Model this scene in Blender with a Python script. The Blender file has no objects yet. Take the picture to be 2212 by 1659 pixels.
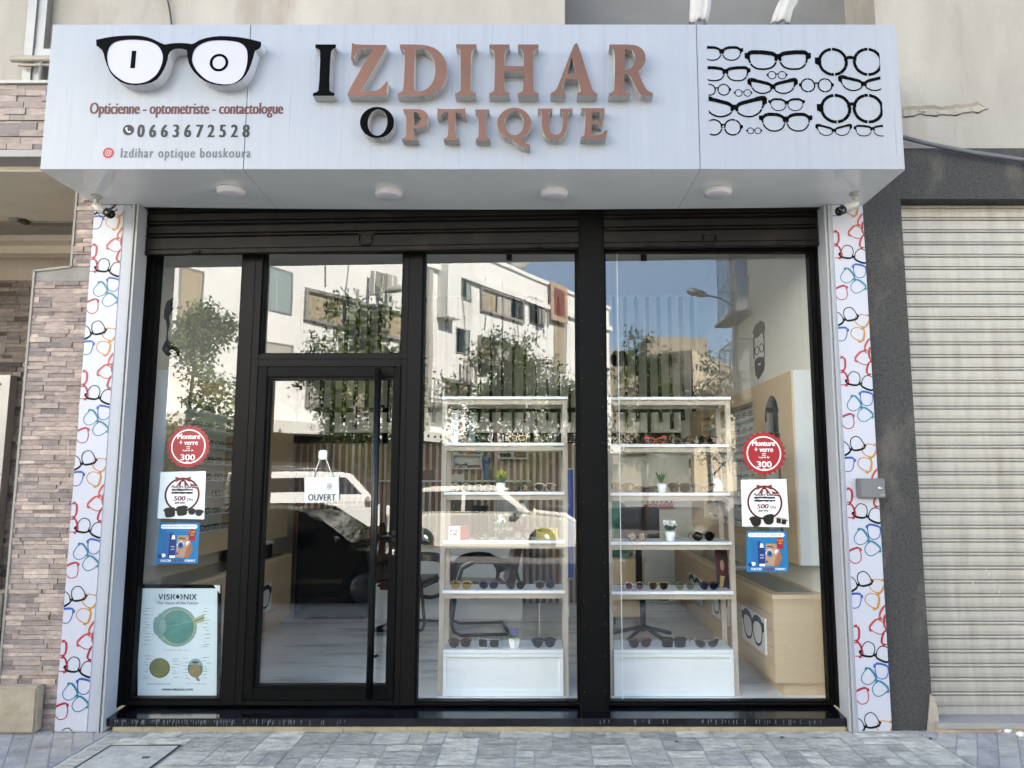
import bpy, bmesh, math, random
from mathutils import Vector, Matrix
random.seed(7)
C = bpy.context.scene
COL = C.collection
R = math.radians

# ---------------------------------------------------------------- camera
FOC, PIT, PX, PY = 1620.0, R(7.2), 1165.0, 830.0     # focal length and principal point on a 2212 x 1659 print of the photo
CAMD, CAMH = 5.0, 1.55
cd = bpy.data.cameras.new('camera'); cam = bpy.data.objects.new('camera', cd); COL.objects.link(cam)
cam.location = (0, -CAMD, CAMH); cam.rotation_euler = (R(90) + PIT, 0, 0)
cd.sensor_width = 36; cd.lens = FOC / 2212 * 36; cd.shift_x = -(PX - 1106) / 2212
cd.clip_start = 0.05; cd.clip_end = 600
C.camera = cam
# ---------------------------------------------------------------- sky and sun (behind the shop: the front is in open shade)
SUN_EL, SUN_AZ = R(42), math.atan2(0.62, 0.60)       # azimuth measured from +Y towards +X
w = bpy.data.worlds.new("World"); C.world = w; w.use_nodes = True
nt = w.node_tree; bg = nt.nodes['Background']
sky = nt.nodes.new('ShaderNodeTexSky'); sky.sky_type = 'NISHITA'; sky.sun_disc = False
sky.sun_elevation = SUN_EL; sky.sun_rotation = SUN_AZ; sky.air_density = 1.0; sky.dust_density = 0.3; sky.ozone_density = 0.5
nt.links.new(sky.outputs[0], bg.inputs[0]); bg.inputs[1].default_value = 0.10
sd = bpy.data.lights.new('sun', 'SUN'); sd.energy = 5.0; sd.angle = R(0.5); sd.color = (1.0, 0.95, 0.87)
sun = bpy.data.objects.new('sun', sd); COL.objects.link(sun)
tos = Vector((math.sin(SUN_AZ) * math.cos(SUN_EL), math.cos(SUN_AZ) * math.cos(SUN_EL), math.sin(SUN_EL)))
sun.rotation_euler = tos.to_track_quat('Z', 'Y').to_euler()
C.view_settings.view_transform = 'Standard'; C.view_settings.look = 'None'
C.view_settings.exposure = 3.0; C.view_settings.gamma = 1.0
C.cycles.use_denoising = True; C.cycles.use_adaptive_sampling = False; C.cycles.max_bounces = 10; C.cycles.transparent_max_bounces = 16
C.cycles.diffuse_bounces = 8; C.cycles.glossy_bounces = 5; C.cycles.caustics_reflective = False
C.cycles.sample_clamp_indirect = 6.0

# ---------------------------------------------------------------- measuring: photo point -> place
sp, cp = math.sin(PIT), math.cos(PIT)
def W(px, py, Y=0.0):                      # on an upright plane at depth Y
    u = (px - PX) / FOC; v = (PY - py) / FOC; k = (Y + CAMD) / (cp - v * sp)
    return Vector((u * k, Y, CAMH + (sp + v * cp) * k))
def G(px, py, z=0.0):                      # on a level plane at height z
    u = (px - PX) / FOC; v = (PY - py) / FOC; k = (z - CAMH) / (sp + v * cp)
    return Vector((u * k, -CAMD + k * (cp - v * sp), z))
def XP(px, py, X):                         # on a side wall at X
    u = (px - PX) / FOC; v = (PY - py) / FOC; k = X / u
    return Vector((X, -CAMD + k * (cp - v * sp), CAMH + (sp + v * cp) * k))

# ---------------------------------------------------------------- materials
def lin(h):
    h = h.lstrip('#'); c = [int(h[i:i + 2], 16) / 255 for i in (0, 2, 4)]
    return tuple((x / 12.92 if x <= 0.04045 else ((x + 0.055) / 1.055) ** 2.4) for x in c)
MATS = {}
DIM = ('p_', 'sticker_red', 'ink_', 'pack_', 'print_grey', 'oxide', 'coral', 'ring_', 'bow_', 'ribbon', 'skin_', 'eye_', 'fundus', 'brow', 'diagram', 'box_red', 'box_grey', 'card_', 'cream_', 'sandstone', 'pale_', 'aluminium', 'plaque', 'petal_y', 'petal_v', 'bead', 'white_cloth', 'print_white')
def M(name, col, rough=0.5, metal=0.0, var=0.0, vs=4.0, stretch=None, bump=0.0, bs=60.0, attr=False, spec=0.5, coat=0.0,
      stain=None, stain_s=2.0, stain_a=0.5, stain_str=None, rvar=0.0, trans=0.0):
    if name in MATS: return MATS[name]
    if isinstance(col, str): col = lin(col)
    if name.startswith(DIM): col = tuple(c * .58 for c in col)      # inks and pigments, measured against paper white
    m = bpy.data.materials.new(name); m.use_nodes = True; t = m.node_tree; N = t.nodes; L = t.links
    b = N['Principled BSDF']; b.inputs['Roughness'].default_value = rough; b.inputs['Metallic'].default_value = metal
    b.inputs['Specular IOR Level'].default_value = spec; b.inputs['Coat Weight'].default_value = coat
    if trans: b.inputs['Transmission Weight'].default_value = trans
    tc = N.new('ShaderNodeTexCoord'); src = tc.outputs['Object']
    def noise(scale, st=None, detail=6.0, rough_=0.6):
        mp = N.new('ShaderNodeMapping'); L.new(src, mp.inputs[0])
        mp.inputs['Scale'].default_value = st if st else (1, 1, 1)
        n = N.new('ShaderNodeTexNoise'); n.inputs['Scale'].default_value = scale; n.inputs['Detail'].default_value = detail
        n.inputs['Roughness'].default_value = rough_; L.new(mp.outputs[0], n.inputs['Vector']); return n
    out = None
    if attr:
        a = N.new('ShaderNodeVertexColor'); a.layer_name = 'tint'; out = a.outputs[0]
    else:
        rgb = N.new('ShaderNodeRGB'); rgb.outputs[0].default_value = (*col, 1); out = rgb.outputs[0]
    if var:
        n = noise(vs, stretch); mr = N.new('ShaderNodeMapRange'); L.new(n.outputs[0], mr.inputs[0])
        mr.inputs[1].default_value = 0.3; mr.inputs[2].default_value = 0.7
        mr.inputs[3].default_value = 1 - var; mr.inputs[4].default_value = 1 + var * 0.6
        mx = N.new('ShaderNodeMix'); mx.data_type = 'RGBA'; mx.blend_type = 'MULTIPLY'; mx.inputs[0].default_value = 1
        L.new(out, mx.inputs[6]); L.new(mr.outputs[0], mx.inputs[7]); out = mx.outputs[2]
    if stain:
        sc = lin(stain) if isinstance(stain, str) else stain
        n = noise(stain_s, stain_str, 8.0, 0.65); mr = N.new('ShaderNodeMapRange'); L.new(n.outputs[0], mr.inputs[0])
        mr.inputs[1].default_value = 0.52; mr.inputs[2].default_value = 0.75; mr.inputs[3].default_value = 0; mr.inputs[4].default_value = stain_a
        mx = N.new('ShaderNodeMix'); mx.data_type = 'RGBA'; L.new(mr.outputs[0], mx.inputs[0])
        L.new(out, mx.inputs[6]); mx.inputs[7].default_value = (*sc, 1); out = mx.outputs[2]
    L.new(out, b.inputs['Base Color'])
    if rvar:
        n = noise(vs * 2, stretch); mr = N.new('ShaderNodeMapRange'); L.new(n.outputs[0], mr.inputs[0])
        mr.inputs[3].default_value = rough - rvar; mr.inputs[4].default_value = rough + rvar; L.new(mr.outputs[0], b.inputs['Roughness'])
    if bump:
        n = noise(bs); bp = N.new('ShaderNodeBump'); bp.inputs['Strength'].default_value = bump; bp.inputs['Distance'].default_value = 0.01
        L.new(n.outputs[0], bp.inputs['Height']); L.new(bp.outputs[0], b.inputs['Normal'])
    MATS[name] = m; return m
def glassmat(name, tint, base=0.12, edge=0.8, wavy=0.0):
    m = bpy.data.materials.new(name); m.use_nodes = True; t = m.node_tree; N = t.nodes; L = t.links
    for n in list(N): N.remove(n)
    o = N.new('ShaderNodeOutputMaterial'); tr = N.new('ShaderNodeBsdfTransparent'); tr.inputs[0].default_value = (*tint, 1)
    gl = N.new('ShaderNodeBsdfGlossy'); gl.inputs['Roughness'].default_value = 0.0; gl.inputs[0].default_value = (1, 1, 1, 1)
    lw = N.new('ShaderNodeLayerWeight'); lw.inputs[0].default_value = 0.5
    pw = N.new('ShaderNodeMath'); pw.operation = 'POWER'; L.new(lw.outputs['Facing'], pw.inputs[0]); pw.inputs[1].default_value = 4
    ma = N.new('ShaderNodeMath'); ma.operation = 'MULTIPLY_ADD'; L.new(pw.outputs[0], ma.inputs[0]); ma.inputs[1].default_value = edge; ma.inputs[2].default_value = base
    mx = N.new('ShaderNodeMixShader'); L.new(ma.outputs[0], mx.inputs[0]); L.new(tr.outputs[0], mx.inputs[1]); L.new(gl.outputs[0], mx.inputs[2])
    if wavy:                                  # float glass is never quite flat
        tc = N.new('ShaderNodeTexCoord'); nz = N.new('ShaderNodeTexNoise'); nz.inputs['Scale'].default_value = 1.6; nz.inputs['Detail'].default_value = 1.0; L.new(tc.outputs['Object'], nz.inputs['Vector'])
        bp = N.new('ShaderNodeBump'); bp.inputs['Strength'].default_value = 1.0; bp.inputs['Distance'].default_value = wavy; L.new(nz.outputs[0], bp.inputs['Height']); L.new(bp.outputs[0], gl.inputs['Normal'])
    L.new(mx.outputs[0], o.inputs[0]); MATS[name] = m; return m

# ---------------------------------------------------------------- mesh building
class MB:
    def __init__(s): s.v = []; s.f = []; s.m = []; s.c = []; s.sm = []
    def face(s, pts, m=0, c=None, smooth=False):
        i = len(s.v); s.v += [tuple(p) for p in pts]; s.f.append(tuple(range(i, i + len(pts)))); s.m.append(m); s.c.append(c); s.sm.append(smooth)
    def hexa(s, p, m=0, c=None):             # p: 8 points, bottom ring then top ring
        i = len(s.v); s.v += [tuple(q) for q in p]
        for f in ((3, 2, 1, 0), (4, 5, 6, 7), (0, 1, 5, 4), (1, 2, 6, 5), (2, 3, 7, 6), (3, 0, 4, 7)):
            s.f.append(tuple(i + k for k in f)); s.m.append(m); s.c.append(c); s.sm.append(False)
    def box(s, x0, x1, y0, y1, z0, z1, m=0, c=None):
        s.hexa([(x0, y0, z0), (x1, y0, z0), (x1, y1, z0), (x0, y1, z0), (x0, y0, z1), (x1, y0, z1), (x1, y1, z1), (x0, y1, z1)], m, c)
    def bar(s, a, b, t, m=0, up=None):        # square bar
        a = Vector(a); b = Vector(b); d = (b - a).normalized(); u = Vector(up) if up else (Vector((0, 0, 1)) if abs(d.z) < 0.9 else Vector((1, 0, 0)))
        x = d.cross(u).normalized() * t / 2; y = x.cross(d).normalized() * t / 2
        s.hexa([a - x - y, a + x - y, a + x + y, a - x + y, b - x - y, b + x - y, b + x + y, b - x + y], m)
    def tube(s, pts, r, n=8, m=0, cap=True, smooth=True):
        pts = [Vector(p) for p in pts]; rs = r if isinstance(r, (list, tuple)) else [r] * len(pts); i0 = len(s.v); prev = None
        for k, p in enumerate(pts):
            d = (pts[min(k + 1, len(pts) - 1)] - pts[max(k - 1, 0)]).normalized()
            if prev is None:
                prev = d.cross(Vector((0, 0, 1)) if abs(d.z) < 0.9 else Vector((1, 0, 0))).normalized()
            x = (prev - d * prev.dot(d)).normalized(); prev = x; y = d.cross(x)
            for j in range(n):
                a = 2 * math.pi * j / n; s.v.append(tuple(p + (x * math.cos(a) + y * math.sin(a)) * rs[k]))
        for k in range(len(pts) - 1):
            for j in range(n):
                s.f.append((i0 + k * n + j, i0 + k * n + (j + 1) % n, i0 + (k + 1) * n + (j + 1) % n, i0 + (k + 1) * n + j)); s.m.append(m); s.c.append(None); s.sm.append(smooth)
        if cap:
            for k, e in ((0, -1), (len(pts) - 1, 1)):
                ring = [i0 + k * n + j for j in range(n)]; s.f.append(tuple(ring[::-1] if e < 0 else ring)); s.m.append(m); s.c.append(None); s.sm.append(False)
    def lathe(s, prof, o=(0, 0, 0), n=24, m=0, ax='z', smooth=True):   # prof: (radius, height)
        i0 = len(s.v); o = Vector(o)
        for r, h in prof:
            for j in range(n):
                a = 2 * math.pi * j / n; q = (r * math.cos(a), r * math.sin(a), h)
                if ax == 'y': q = (q[0], q[2], q[1])
                if ax == 'x': q = (q[2], q[0], q[1])
                s.v.append(tuple(o + Vector(q)))
        for k in range(len(prof) - 1):
            for j in range(n):
                s.f.append((i0 + k * n + j, i0 + k * n + (j + 1) % n, i0 + (k + 1) * n + (j + 1) % n, i0 + (k + 1) * n + j)); s.m.append(m); s.c.append(None); s.sm.append(smooth)
        for k in (0, len(prof) - 1):
            s.f.append(tuple(i0 + k * n + j for j in range(n))); s.m.append(m); s.c.append(None); s.sm.append(False)
    def prism(s, pts, mp, h0, h1, m=0, side=None, holes=()):          # 2-D outline (with holes) extruded through mp(x, y, h)
        cu = bpy.data.curves.new('t', 'CURVE'); cu.dimensions = '2D'; cu.fill_mode = 'BOTH' if h1 == h0 else 'FRONT'
        for lp in (pts, *holes):
            spn = cu.splines.new('POLY'); spn.points.add(len(lp) - 1); spn.use_cyclic_u = True
            for q, (x, y) in zip(spn.points, lp): q.co = (x, y, 0, 1)
        ob = bpy.data.objects.new('t', cu); me = bpy.data.meshes.new_from_object(ob)
        for p in me.polygons: s.face([mp(me.vertices[i].co.x, me.vertices[i].co.y, h1) for i in p.vertices], m)
        bpy.data.objects.remove(ob); bpy.data.curves.remove(cu); bpy.data.meshes.remove(me)
        if h1 != h0:
            for lp in (pts, *holes):
                for k in range(len(lp)):
                    a = lp[k]; b = lp[(k + 1) % len(lp)]
                    s.face([mp(*a, h0), mp(*b, h0), mp(*b, h1), mp(*a, h1)], m if side is None else side)
    def text(s, body, cx, cz, wd=None, ht=None, mp=None, m=0, shear=0, bold=0.0, ext=0.0, res=3, sp=1.0, fat=0.0):
        cu = bpy.data.curves.new('t', 'FONT'); cu.body = body; cu.resolution_u = res; cu.shear = shear; cu.offset = bold; cu.space_character = sp
        ob = bpy.data.objects.new('t', cu); me = bpy.data.meshes.new_from_object(ob)
        xs = [q.co.x for q in me.vertices]; ys = [q.co.y for q in me.vertices]
        if xs:
            x0, x1, y0, y1 = min(xs), max(xs), min(ys), max(ys)
            sx = wd / (x1 - x0) if wd else None; sy = ht / (y1 - y0) if ht else None
            sx = sx or sy; sy = sy or sx
            hgt = (y1 - y0) * sy
            for fo, dz in (((-fat, 0), (0, .0002), (fat, .0004)) if fat else ((0, 0),)):      # heavier strokes: the outline laid three times side by side
                for p in me.polygons:
                    s.face([(lambda q: (q[0], q[1] - dz, q[2]))(mp(cx + (me.vertices[i].co.x - (x0 + x1) / 2) * sx + fo * hgt, cz + (me.vertices[i].co.y - (y0 + y1) / 2) * sy)) for i in p.vertices], m)
        bpy.data.objects.remove(ob); bpy.data.curves.remove(cu); bpy.data.meshes.remove(me)
    def build(s, name, mats, parent=None, local=False, bevel=0.0, weld=False, flip=False):
        me = bpy.data.meshes.new(name)
        off = Vector((0, 0, 0))
        if parent is not None and not local:
            q = parent
            while q is not None: off += q.location; q = q.parent
        me.from_pydata([(x - off.x, y - off.y, z - off.z) for x, y, z in s.v], [], s.f)
        for mt in (mats if isinstance(mats, (list, tuple)) else [mats]): me.materials.append(mt)
        me.polygons.foreach_set('material_index', s.m); me.polygons.foreach_set('use_smooth', s.sm)
        if any(c is not None for c in s.c):
            ca = me.color_attributes.new('tint', 'FLOAT_COLOR', 'CORNER'); k = 0; buf = []
            for f, c in zip(s.f, s.c):
                for _ in f: buf += [*(c or (0.5, 0.5, 0.5)), 1.0]
            ca.data.foreach_set('color', buf)
        if weld or bevel:
            bm = bmesh.new(); bm.from_mesh(me); bmesh.ops.remove_doubles(bm, verts=bm.verts, dist=1e-5)
            if bevel:
                ed = [e for e in bm.edges if len(e.link_faces) == 2 and e.calc_face_angle(0) > 0.6]
                bmesh.ops.bevel(bm, geom=ed, offset=bevel, segments=2, affect='EDGES', clamp_overlap=True)
            bmesh.ops.recalc_face_normals(bm, faces=bm.faces); bm.to_mesh(me); bm.free()
        o = bpy.data.objects.new(name, me); COL.objects.link(o)
        if parent is not None: o.parent = parent
        return o
def tag(o, label, cat, group=None):
    o['label'] = label; o['category'] = cat
    if group: o['group'] = group
    return o
def thing(name, label, cat, loc=(0, 0, 0), group=None, rz=0):
    o = bpy.data.objects.new(name, None); COL.objects.link(o); o.location = loc; o.empty_display_size = 0.1; o.rotation_euler = (0, 0, rz)
    return tag(o, label, cat, group)
def struct(o): o['kind'] = 'structure'; return o
def boxo(name, mt, parent, *a, bevel=0.0):
    b = MB(); b.box(*a); return b.build(name, mt, parent, bevel=bevel)
def FY(Y): return lambda x, z, h=0.0: (x, Y - h, z)      # picture plane facing the street; h towards the viewer

# spectacle outlines --------------------------------------------------------------------------------------------------
LENS = {
 'way': [(-.44, .30), (-.22, .43), (.2, .49), (.49, .45), (.52, .2), (.44, -.2), (.26, -.45), (-.04, -.5), (-.31, -.38), (-.46, -.05)],
 'soft': [(-.48, .2), (-.3, .42), (0, .5), (.35, .46), (.5, .2), (.42, -.2), (.2, -.46), (-.1, -.5), (-.36, -.34), (-.48, -.05)],
 'cat': [(-.48, -.08), (-.38, .15), (-.1, .3), (.3, .46), (.6, .5), (.5, .15), (.35, -.25), (.1, -.47), (-.15, -.48), (-.38, -.32)],
 'sq': [(-.45, .44), (0, .48), (.45, .46), (.5, .2), (.46, -.3), (.36, -.46), (0, -.5), (-.36, -.46), (-.46, -.3), (-.5, .2)],
 'avi': [(-.42, .42), (0, .5), (.44, .42), (.52, .1), (.36, -.32), (.08, -.5), (-.2, -.44), (-.42, -.12), (-.48, .2)],
 'slim': [(-.48, .1), (-.2, .4), (.2, .5), (.56, .45), (.5, 0), (.25, -.42), (-.1, -.5), (-.4, -.3)],
}
def cat_pts(ctrl, n):
    k = len(ctrl); out = []
    for i in range(n):
        t = i / n * k; j = int(t); f = t - j
        p0, p1, p2, p3 = (Vector(ctrl[(j + a) % k]) for a in (-1, 0, 1, 2))
        out.append(0.5 * ((2 * p1) + (p2 - p0) * f + (2 * p0 - 5 * p1 + 4 * p2 - p3) * f * f + (3 * p1 - p0 - 3 * p2 + p3) * f ** 3))
    return out
def lens_pts(style, n):
    if style in ('round', 'hex'):
        nn = 6 if style == 'hex' else n
        pts = [Vector((math.cos(2 * math.pi * i / nn + .5) * .5, math.sin(2 * math.pi * i / nn + .5) * .5)) for i in range(nn)]
        if style == 'hex': pts = [pts[i].lerp(pts[(i + 1) % 6], f) for i in range(6) for f in (0, .33, .67)]
        return pts
    return cat_pts(LENS[style], n)
def spec2d(style, w, h, t, n=32, gaps=(), nub=True):
    """two rims, bridge and hinge nubs of a pair of spectacles: quads and lens outlines centred on the bridge"""
    quads = []; lenses = []
    lw = h - 2 * t if style == 'round' else w * 0.40
    lh = h - 2 * t; cx = w / 2 - lw / 2 - t * (2.6 if style == 'round' else 1.6)
    for sgn in (1, -1):
        inn = [Vector((q.x * lw, q.y * lh)) for q in lens_pts(style, n)]; nn = len(inn); out = []
        for i in range(nn):
            d = (inn[(i + 1) % nn] - inn[i - 1]).normalized(); nv = Vector((d.y, -d.x))
            if nv.dot(inn[i]) < 0: nv = -nv
            th = t * (0.72 + (1.0 * max(0, nv.y) if style != 'round' else 0.25))
            if style == 'cat' and inn[i].x > lw * .3 and nv.y > 0: th *= 1.2
            out.append(inn[i] + nv * th)
        P = lambda q: (sgn * (q.x + cx), q.y)
        for i in range(nn):
            if i in gaps: continue
            j = (i + 1) % nn; quads.append([P(inn[i]), P(inn[j]), P(out[j]), P(out[i])])
        lenses.append([P(q) for q in inn])
        if nub:
            hy = 0 if style == 'round' else (lh * .42 if style == 'cat' else lh * .34)
            xo = cx + lw * (.5 if style == 'round' else .52) + t * .4; e = t * 1.5
            quads.append([(sgn * (xo - t * .5), hy - e), (sgn * (xo + e), hy - e * .4), (sgn * (xo + e), hy + e), (sgn * (xo - t * .5), hy + e)])
    bx = cx - lw * (.44 if style != 'round' else .47); by = lh * (.22 if style != 'cat' else -.02); bt = t * (1.0 if style == 'round' else 2.1)
    if style == 'round': by = lh * .1
    pr = None
    for k in range(7):
        x = -bx + 2 * bx * k / 6; y = by + (lh * .1) * (1 - (x / bx) ** 2); cur = ((x, y + bt * .55), (x, y - bt * .55))
        if pr: quads.append([pr[0], pr[1], cur[1], cur[0]])
        pr = cur
    return quads, lenses
def clipx(poly, x0, x1):
    for s_, lim in ((1, x0), (-1, -x1)):
        out = []
        for i in range(len(poly)):
            a = poly[i]; b = poly[(i + 1) % len(poly)]; ia = s_ * a[0] >= lim; ib = s_ * b[0] >= lim
            if ia: out.append(a)
            if ia != ib:
                t = (lim - s_ * a[0]) / (s_ * b[0] - s_ * a[0]); out.append((a[0] + (b[0] - a[0]) * t, a[1] + (b[1] - a[1]) * t))
        poly = out
        if len(poly) < 3: return []
    return poly
def print_spec(mb, style, w, h, t, cx, cz, ang, mp, m=0, clip=None, n=32, gaps=(), zc=None):
    ca, sa = math.cos(ang), math.sin(ang)
    for k, q in enumerate(spec2d(style, w, h, t, n, gaps)[0]):
        pl = [(cx + x * ca - y * sa, cz + x * sa + y * ca) for x, y in q]
        if clip: pl = clipx(pl, *clip)
        if zc and len(pl) >= 3: pl = [(y, x) for x, y in clipx([(b, a) for a, b in pl], *zc)]
        if len(pl) >= 3: mb.face([mp(x, z, 0.0003 * (k % 7)) for x, z in pl], m)
# ================================================================ ground
m_grout = M('grout', '#c9c5ba', .9, var=.2, vs=8, bump=.3)
m_tile = M('paver', (.3, .3, .3), .75, attr=True, var=.4, vs=10, stretch=(1, 2.2, 1), bump=.9, bs=32, stain='#55534d', stain_s=7, stain_a=.6, stain_str=(1, 2.6, 1))
m_tile2 = M('paver_strip', (.3, .3, .3), .8, attr=True, var=.3, vs=9, bump=.5, bs=30, stain='#6b6255', stain_s=3, stain_a=.5)
g = MB(); g.box(-40, 40, -4.3, -.02, -.3, -.004); sidewalk = struct(g.build('sidewalk', m_grout))
t = MB(); U = .108; X0, Y0 = -2.62, -3.60; NX, NY = 46, 33
occ = [[False] * NY for _ in range(NX)]
cols = ['#bab4a6', '#b0aa9c', '#c2bbac', '#a39e92', '#b3ad9f', '#aaa498', '#c6bfae', '#9b968c']
sizes = [(2, 2)] * 4 + [(2, 1)] * 3 + [(1, 2)] * 2 + [(1, 1)] + [(3, 2)]
for j in range(NY - 1, -1, -1):
    for i in range(NX):
        if occ[i][j]: continue
        random.shuffle(sizes)
        for a, b in sizes + [(1, 1)]:
            if i + a <= NX and j - b + 1 >= 0 and not any(occ[i + p][j - q] for p in range(a) for q in range(b)): break
        for p in range(a):
            for q in range(b): occ[i + p][j - q] = True
        gp = .0035; c = lin(random.choice(cols)); dz = random.uniform(0, .0012); jx = lambda: random.uniform(-.0022, .0022)
        x0 = X0 + i * U + gp; x1 = X0 + (i + a) * U - gp; y1 = Y0 + (j + 1) * U - gp; y0 = Y0 + (j + 1 - b) * U + gp
        sk = lambda x, y: x - (y + .2) * .0
        t.face([(x0 + jx(), y0 + jx(), dz), (x1 + jx(), y0 + jx(), dz), (x1 + jx(), y1 + jx(), dz), (x0 + jx(), y1 + jx(), dz)], 0, c)
t.build('tile', m_tile, sidewalk)
# long paving strips left and right of the tiled stretch, laid askew
t = MB()
for sx, xa, xb, cc in ((-1, -7.5, -2.64, ['#9b9690', '#8d8a86', '#a39c92', '#94908e']), (1, 2.36, 7.5, ['#a8a29a', '#999490', '#b0aaa0', '#a39e99'])):
    lnth = .34; wd_ = .105; k = 0
    for r in range(-20, 90):
        for q in range(-3, 14):
            # strip direction oblique to the facade
            ax, ay = math.cos(R(60)) * -sx * -1, -math.sin(R(60)); bx, by = math.sin(R(60)) * -sx * -1 * -1, -math.cos(R(60))
            o = Vector((xa if sx < 0 else xb, 0)); base = Vector((xa if sx < 0 else 2.0, -.1)) + Vector((1, 0)) * (r * wd_ / math.sin(R(60))) 
            s0 = q * lnth + (r % 2) * lnth * .5 - 1; gp = .003
            p = []
            for s_, e in ((s0 + gp, 0), (s0 + lnth - gp, 0), (s0 + lnth - gp, 1), (s0 + gp, 1)):
                v = base + Vector((-sx * .5, -.866)) * s_ * (1 if sx < 0 else 1) + Vector((1, 0)) * ((wd_ - .005) / math.sin(R(60))) * e
                p.append((v.x, v.y))
            p = clipx(p, xa, xb)
            p = [(b, a) for a, b in clipx([(b, a) for a, b in p], -3.2, -.03)] if len(p) > 2 else []
            if len(p) > 2: t.face([(x, y, .0006) for x, y in p], 0, lin(random.choice(cc)))
t.build('paving_strip', m_tile2, sidewalk)
# inspection cover (tiled lid in a thin steel rim)
mc = thing('manhole_cover', 'square tiled inspection cover set in the pavement with a thin dark steel rim', 'manhole cover', (G(300, 1640).x, -1.0, 0))
A_, B_ = G(243, 1611), G(388, 1611); y1 = A_.y; y0 = y1 - .52
f = MB()
for (xa, xb, ya, yb) in ((A_.x - .012, B_.x + .012, y1 - .012, y1), (A_.x - .012, B_.x + .012, y0, y0 + .012), (A_.x - .012, A_.x, y0 + .012, y1 - .012), (B_.x, B_.x + .012, y0 + .012, y1 - .012)): f.box(xa, xb, ya, yb, -.02, .004)
f.build('rim', M('dark_steel', '#3a3838', .6, .6, var=.2), mc)
f = MB(); f.box(A_.x, B_.x, y0 + .012, y1 - .012, -.02, .0028); f.build('lid', M('lid_stone', '#b3aea4', .8, var=.35, vs=9, bump=.7, bs=30, stain='#6b6862', stain_s=6, stain_a=.5), mc)
f = MB(); kh = G(315, 1638); f.box(kh.x - .02, kh.x + .02, kh.y - .012, kh.y + .012, .0, .005); f.build('lifting_slot', M('rust', '#4a3a33', .9), mc)

# ================================================================ the building the shop is in
m_white = M('white_render', '#a29b8e', .85, var=.2, vs=1.6, stretch=(1, 1, .35), bump=.3, bs=35, stain='#7d6a52', stain_s=1.1, stain_a=.9, stain_str=(1.3, 1, .3))
m_greyw = M('grey_render', '#72706c', .85, var=.12, vs=1.5, bump=.2, bs=30, stain='#8d8678', stain_s=.9, stain_a=.5)
m_dark = M('charcoal_render', '#454340', .95, var=.45, vs=60, bump=1.0, bs=110, stain='#827a6c', stain_s=2.0, stain_a=.7, stain_str=(1, 1, .6))
m_beige = M('beige_render', '#bfb2a0', .85, var=.12, vs=1.2, stretch=(1, 1, .3), bump=.2, bs=30, stain='#8a7a68', stain_s=1.5, stain_a=.6, stain_str=(2.5, 1, .25))
m_alu = M('aluminium', '#c9c6c0', .4, .3, var=.1)
YW = -.12
bld = thing('apartment_building', 'pale rendered apartment building above the optician with a grey recess and laundry', 'building', (0, 0, 3.8))
xl, xa, xb = W(212, 30, YW).x, W(1220, 30, YW).x, W(1890, 30, YW).x
bw = MB()
bw.box(xl, xa, YW, .6, 3.42, 13); bw.box(xb, 16, YW, .6, 3.79, 13); bw.box(xa, xb, YW + .004, .6, 3.42, 4.02); bw.box(xa, xb, YW + .004, .6, 7.0, 13)
bw.box(-16, xl, .9, 1.2, 3.62, 13)
bw.build('wall', m_white, bld)
b = MB(); b.box(xa, xb, .36, .6, 4.02, 7.0); b.build('recess_wall', m_greyw, bld)
b = MB(); b.box(-16, 16, 1.2, 10, 12.6, 13); b.build('roof', M('roof_concrete', '#8f8a83', .9, var=.2), bld)  # unseen roof, added so the building keeps the sun off the street front
b = MB(); b.box(-16, 16, 9.7, 10, 0, 12.6); b.box(-16, -15.7, 1.2, 9.7, 0, 12.6); b.box(15.7, 16, .6, 9.7, 0, 12.6); b.build('shade_casting_wall', m_white, bld)  # unseen back and side walls, added as shadow caster and made wide for it
# flaking plaster crack right of the sign: a tan scar, a raised pale lip of render and the dark split under it
random.seed(3); p0 = W(1950, 246, YW); p1 = W(2134, 236, YW); n = 60; up = []; mid = []; low = []
hq_ = lambda f: math.sin(f * 23) * .5 + math.sin(f * 51 + 1) * .3 + random.uniform(-.25, .25)
for i in range(n + 1):
    f = i / n; x = p0.x + (p1.x - p0.x) * f; z = p0.z + (p1.z - p0.z) * f + .006 * math.sin(f * 9)
    k = min(1, (1 - f) * 9); up.append((x, z + (.045 + .008 * hq_(f)) * (k if f > .8 else 1))); mid.append((x, z + (.018 + .007 * hq_(f)) * k)); low.append((x, z - (.022 + .009 * hq_(f)) * k))
mp = FY(YW)
b = MB(); b.prism(up + mid[::-1], mp, .001, .001, 2); b.prism(mid + low[::-1], mp, 0, .004, 0, side=0)
b.prism([(x, z + .0015) for x, z in low] + [(x, z - .005 - .006 * max(0, hq_(i / n))) for i, (x, z) in enumerate(low)][::-1], mp, .0045, .0045, 1)
for _ in range(5):
    i = random.randint(8, n - 8); x, z = mid[i]; l = random.uniform(.02, .07); b.prism([(x, z - .012), (x + l * .5, z - .018), (x + l, z - .013), (x + l * .5, z - .021)], mp, .0048, .0048, 1)
b.build('flaking_plaster', [M('bare_plaster', '#a09789', .9, bump=.8, bs=50, var=.3, vs=16), M('crack_dark', '#33291f', .95), M('plaster_tan', '#8f8370', .95, bump=.6, var=.2, vs=10)], bld)
random.seed(11)
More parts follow.
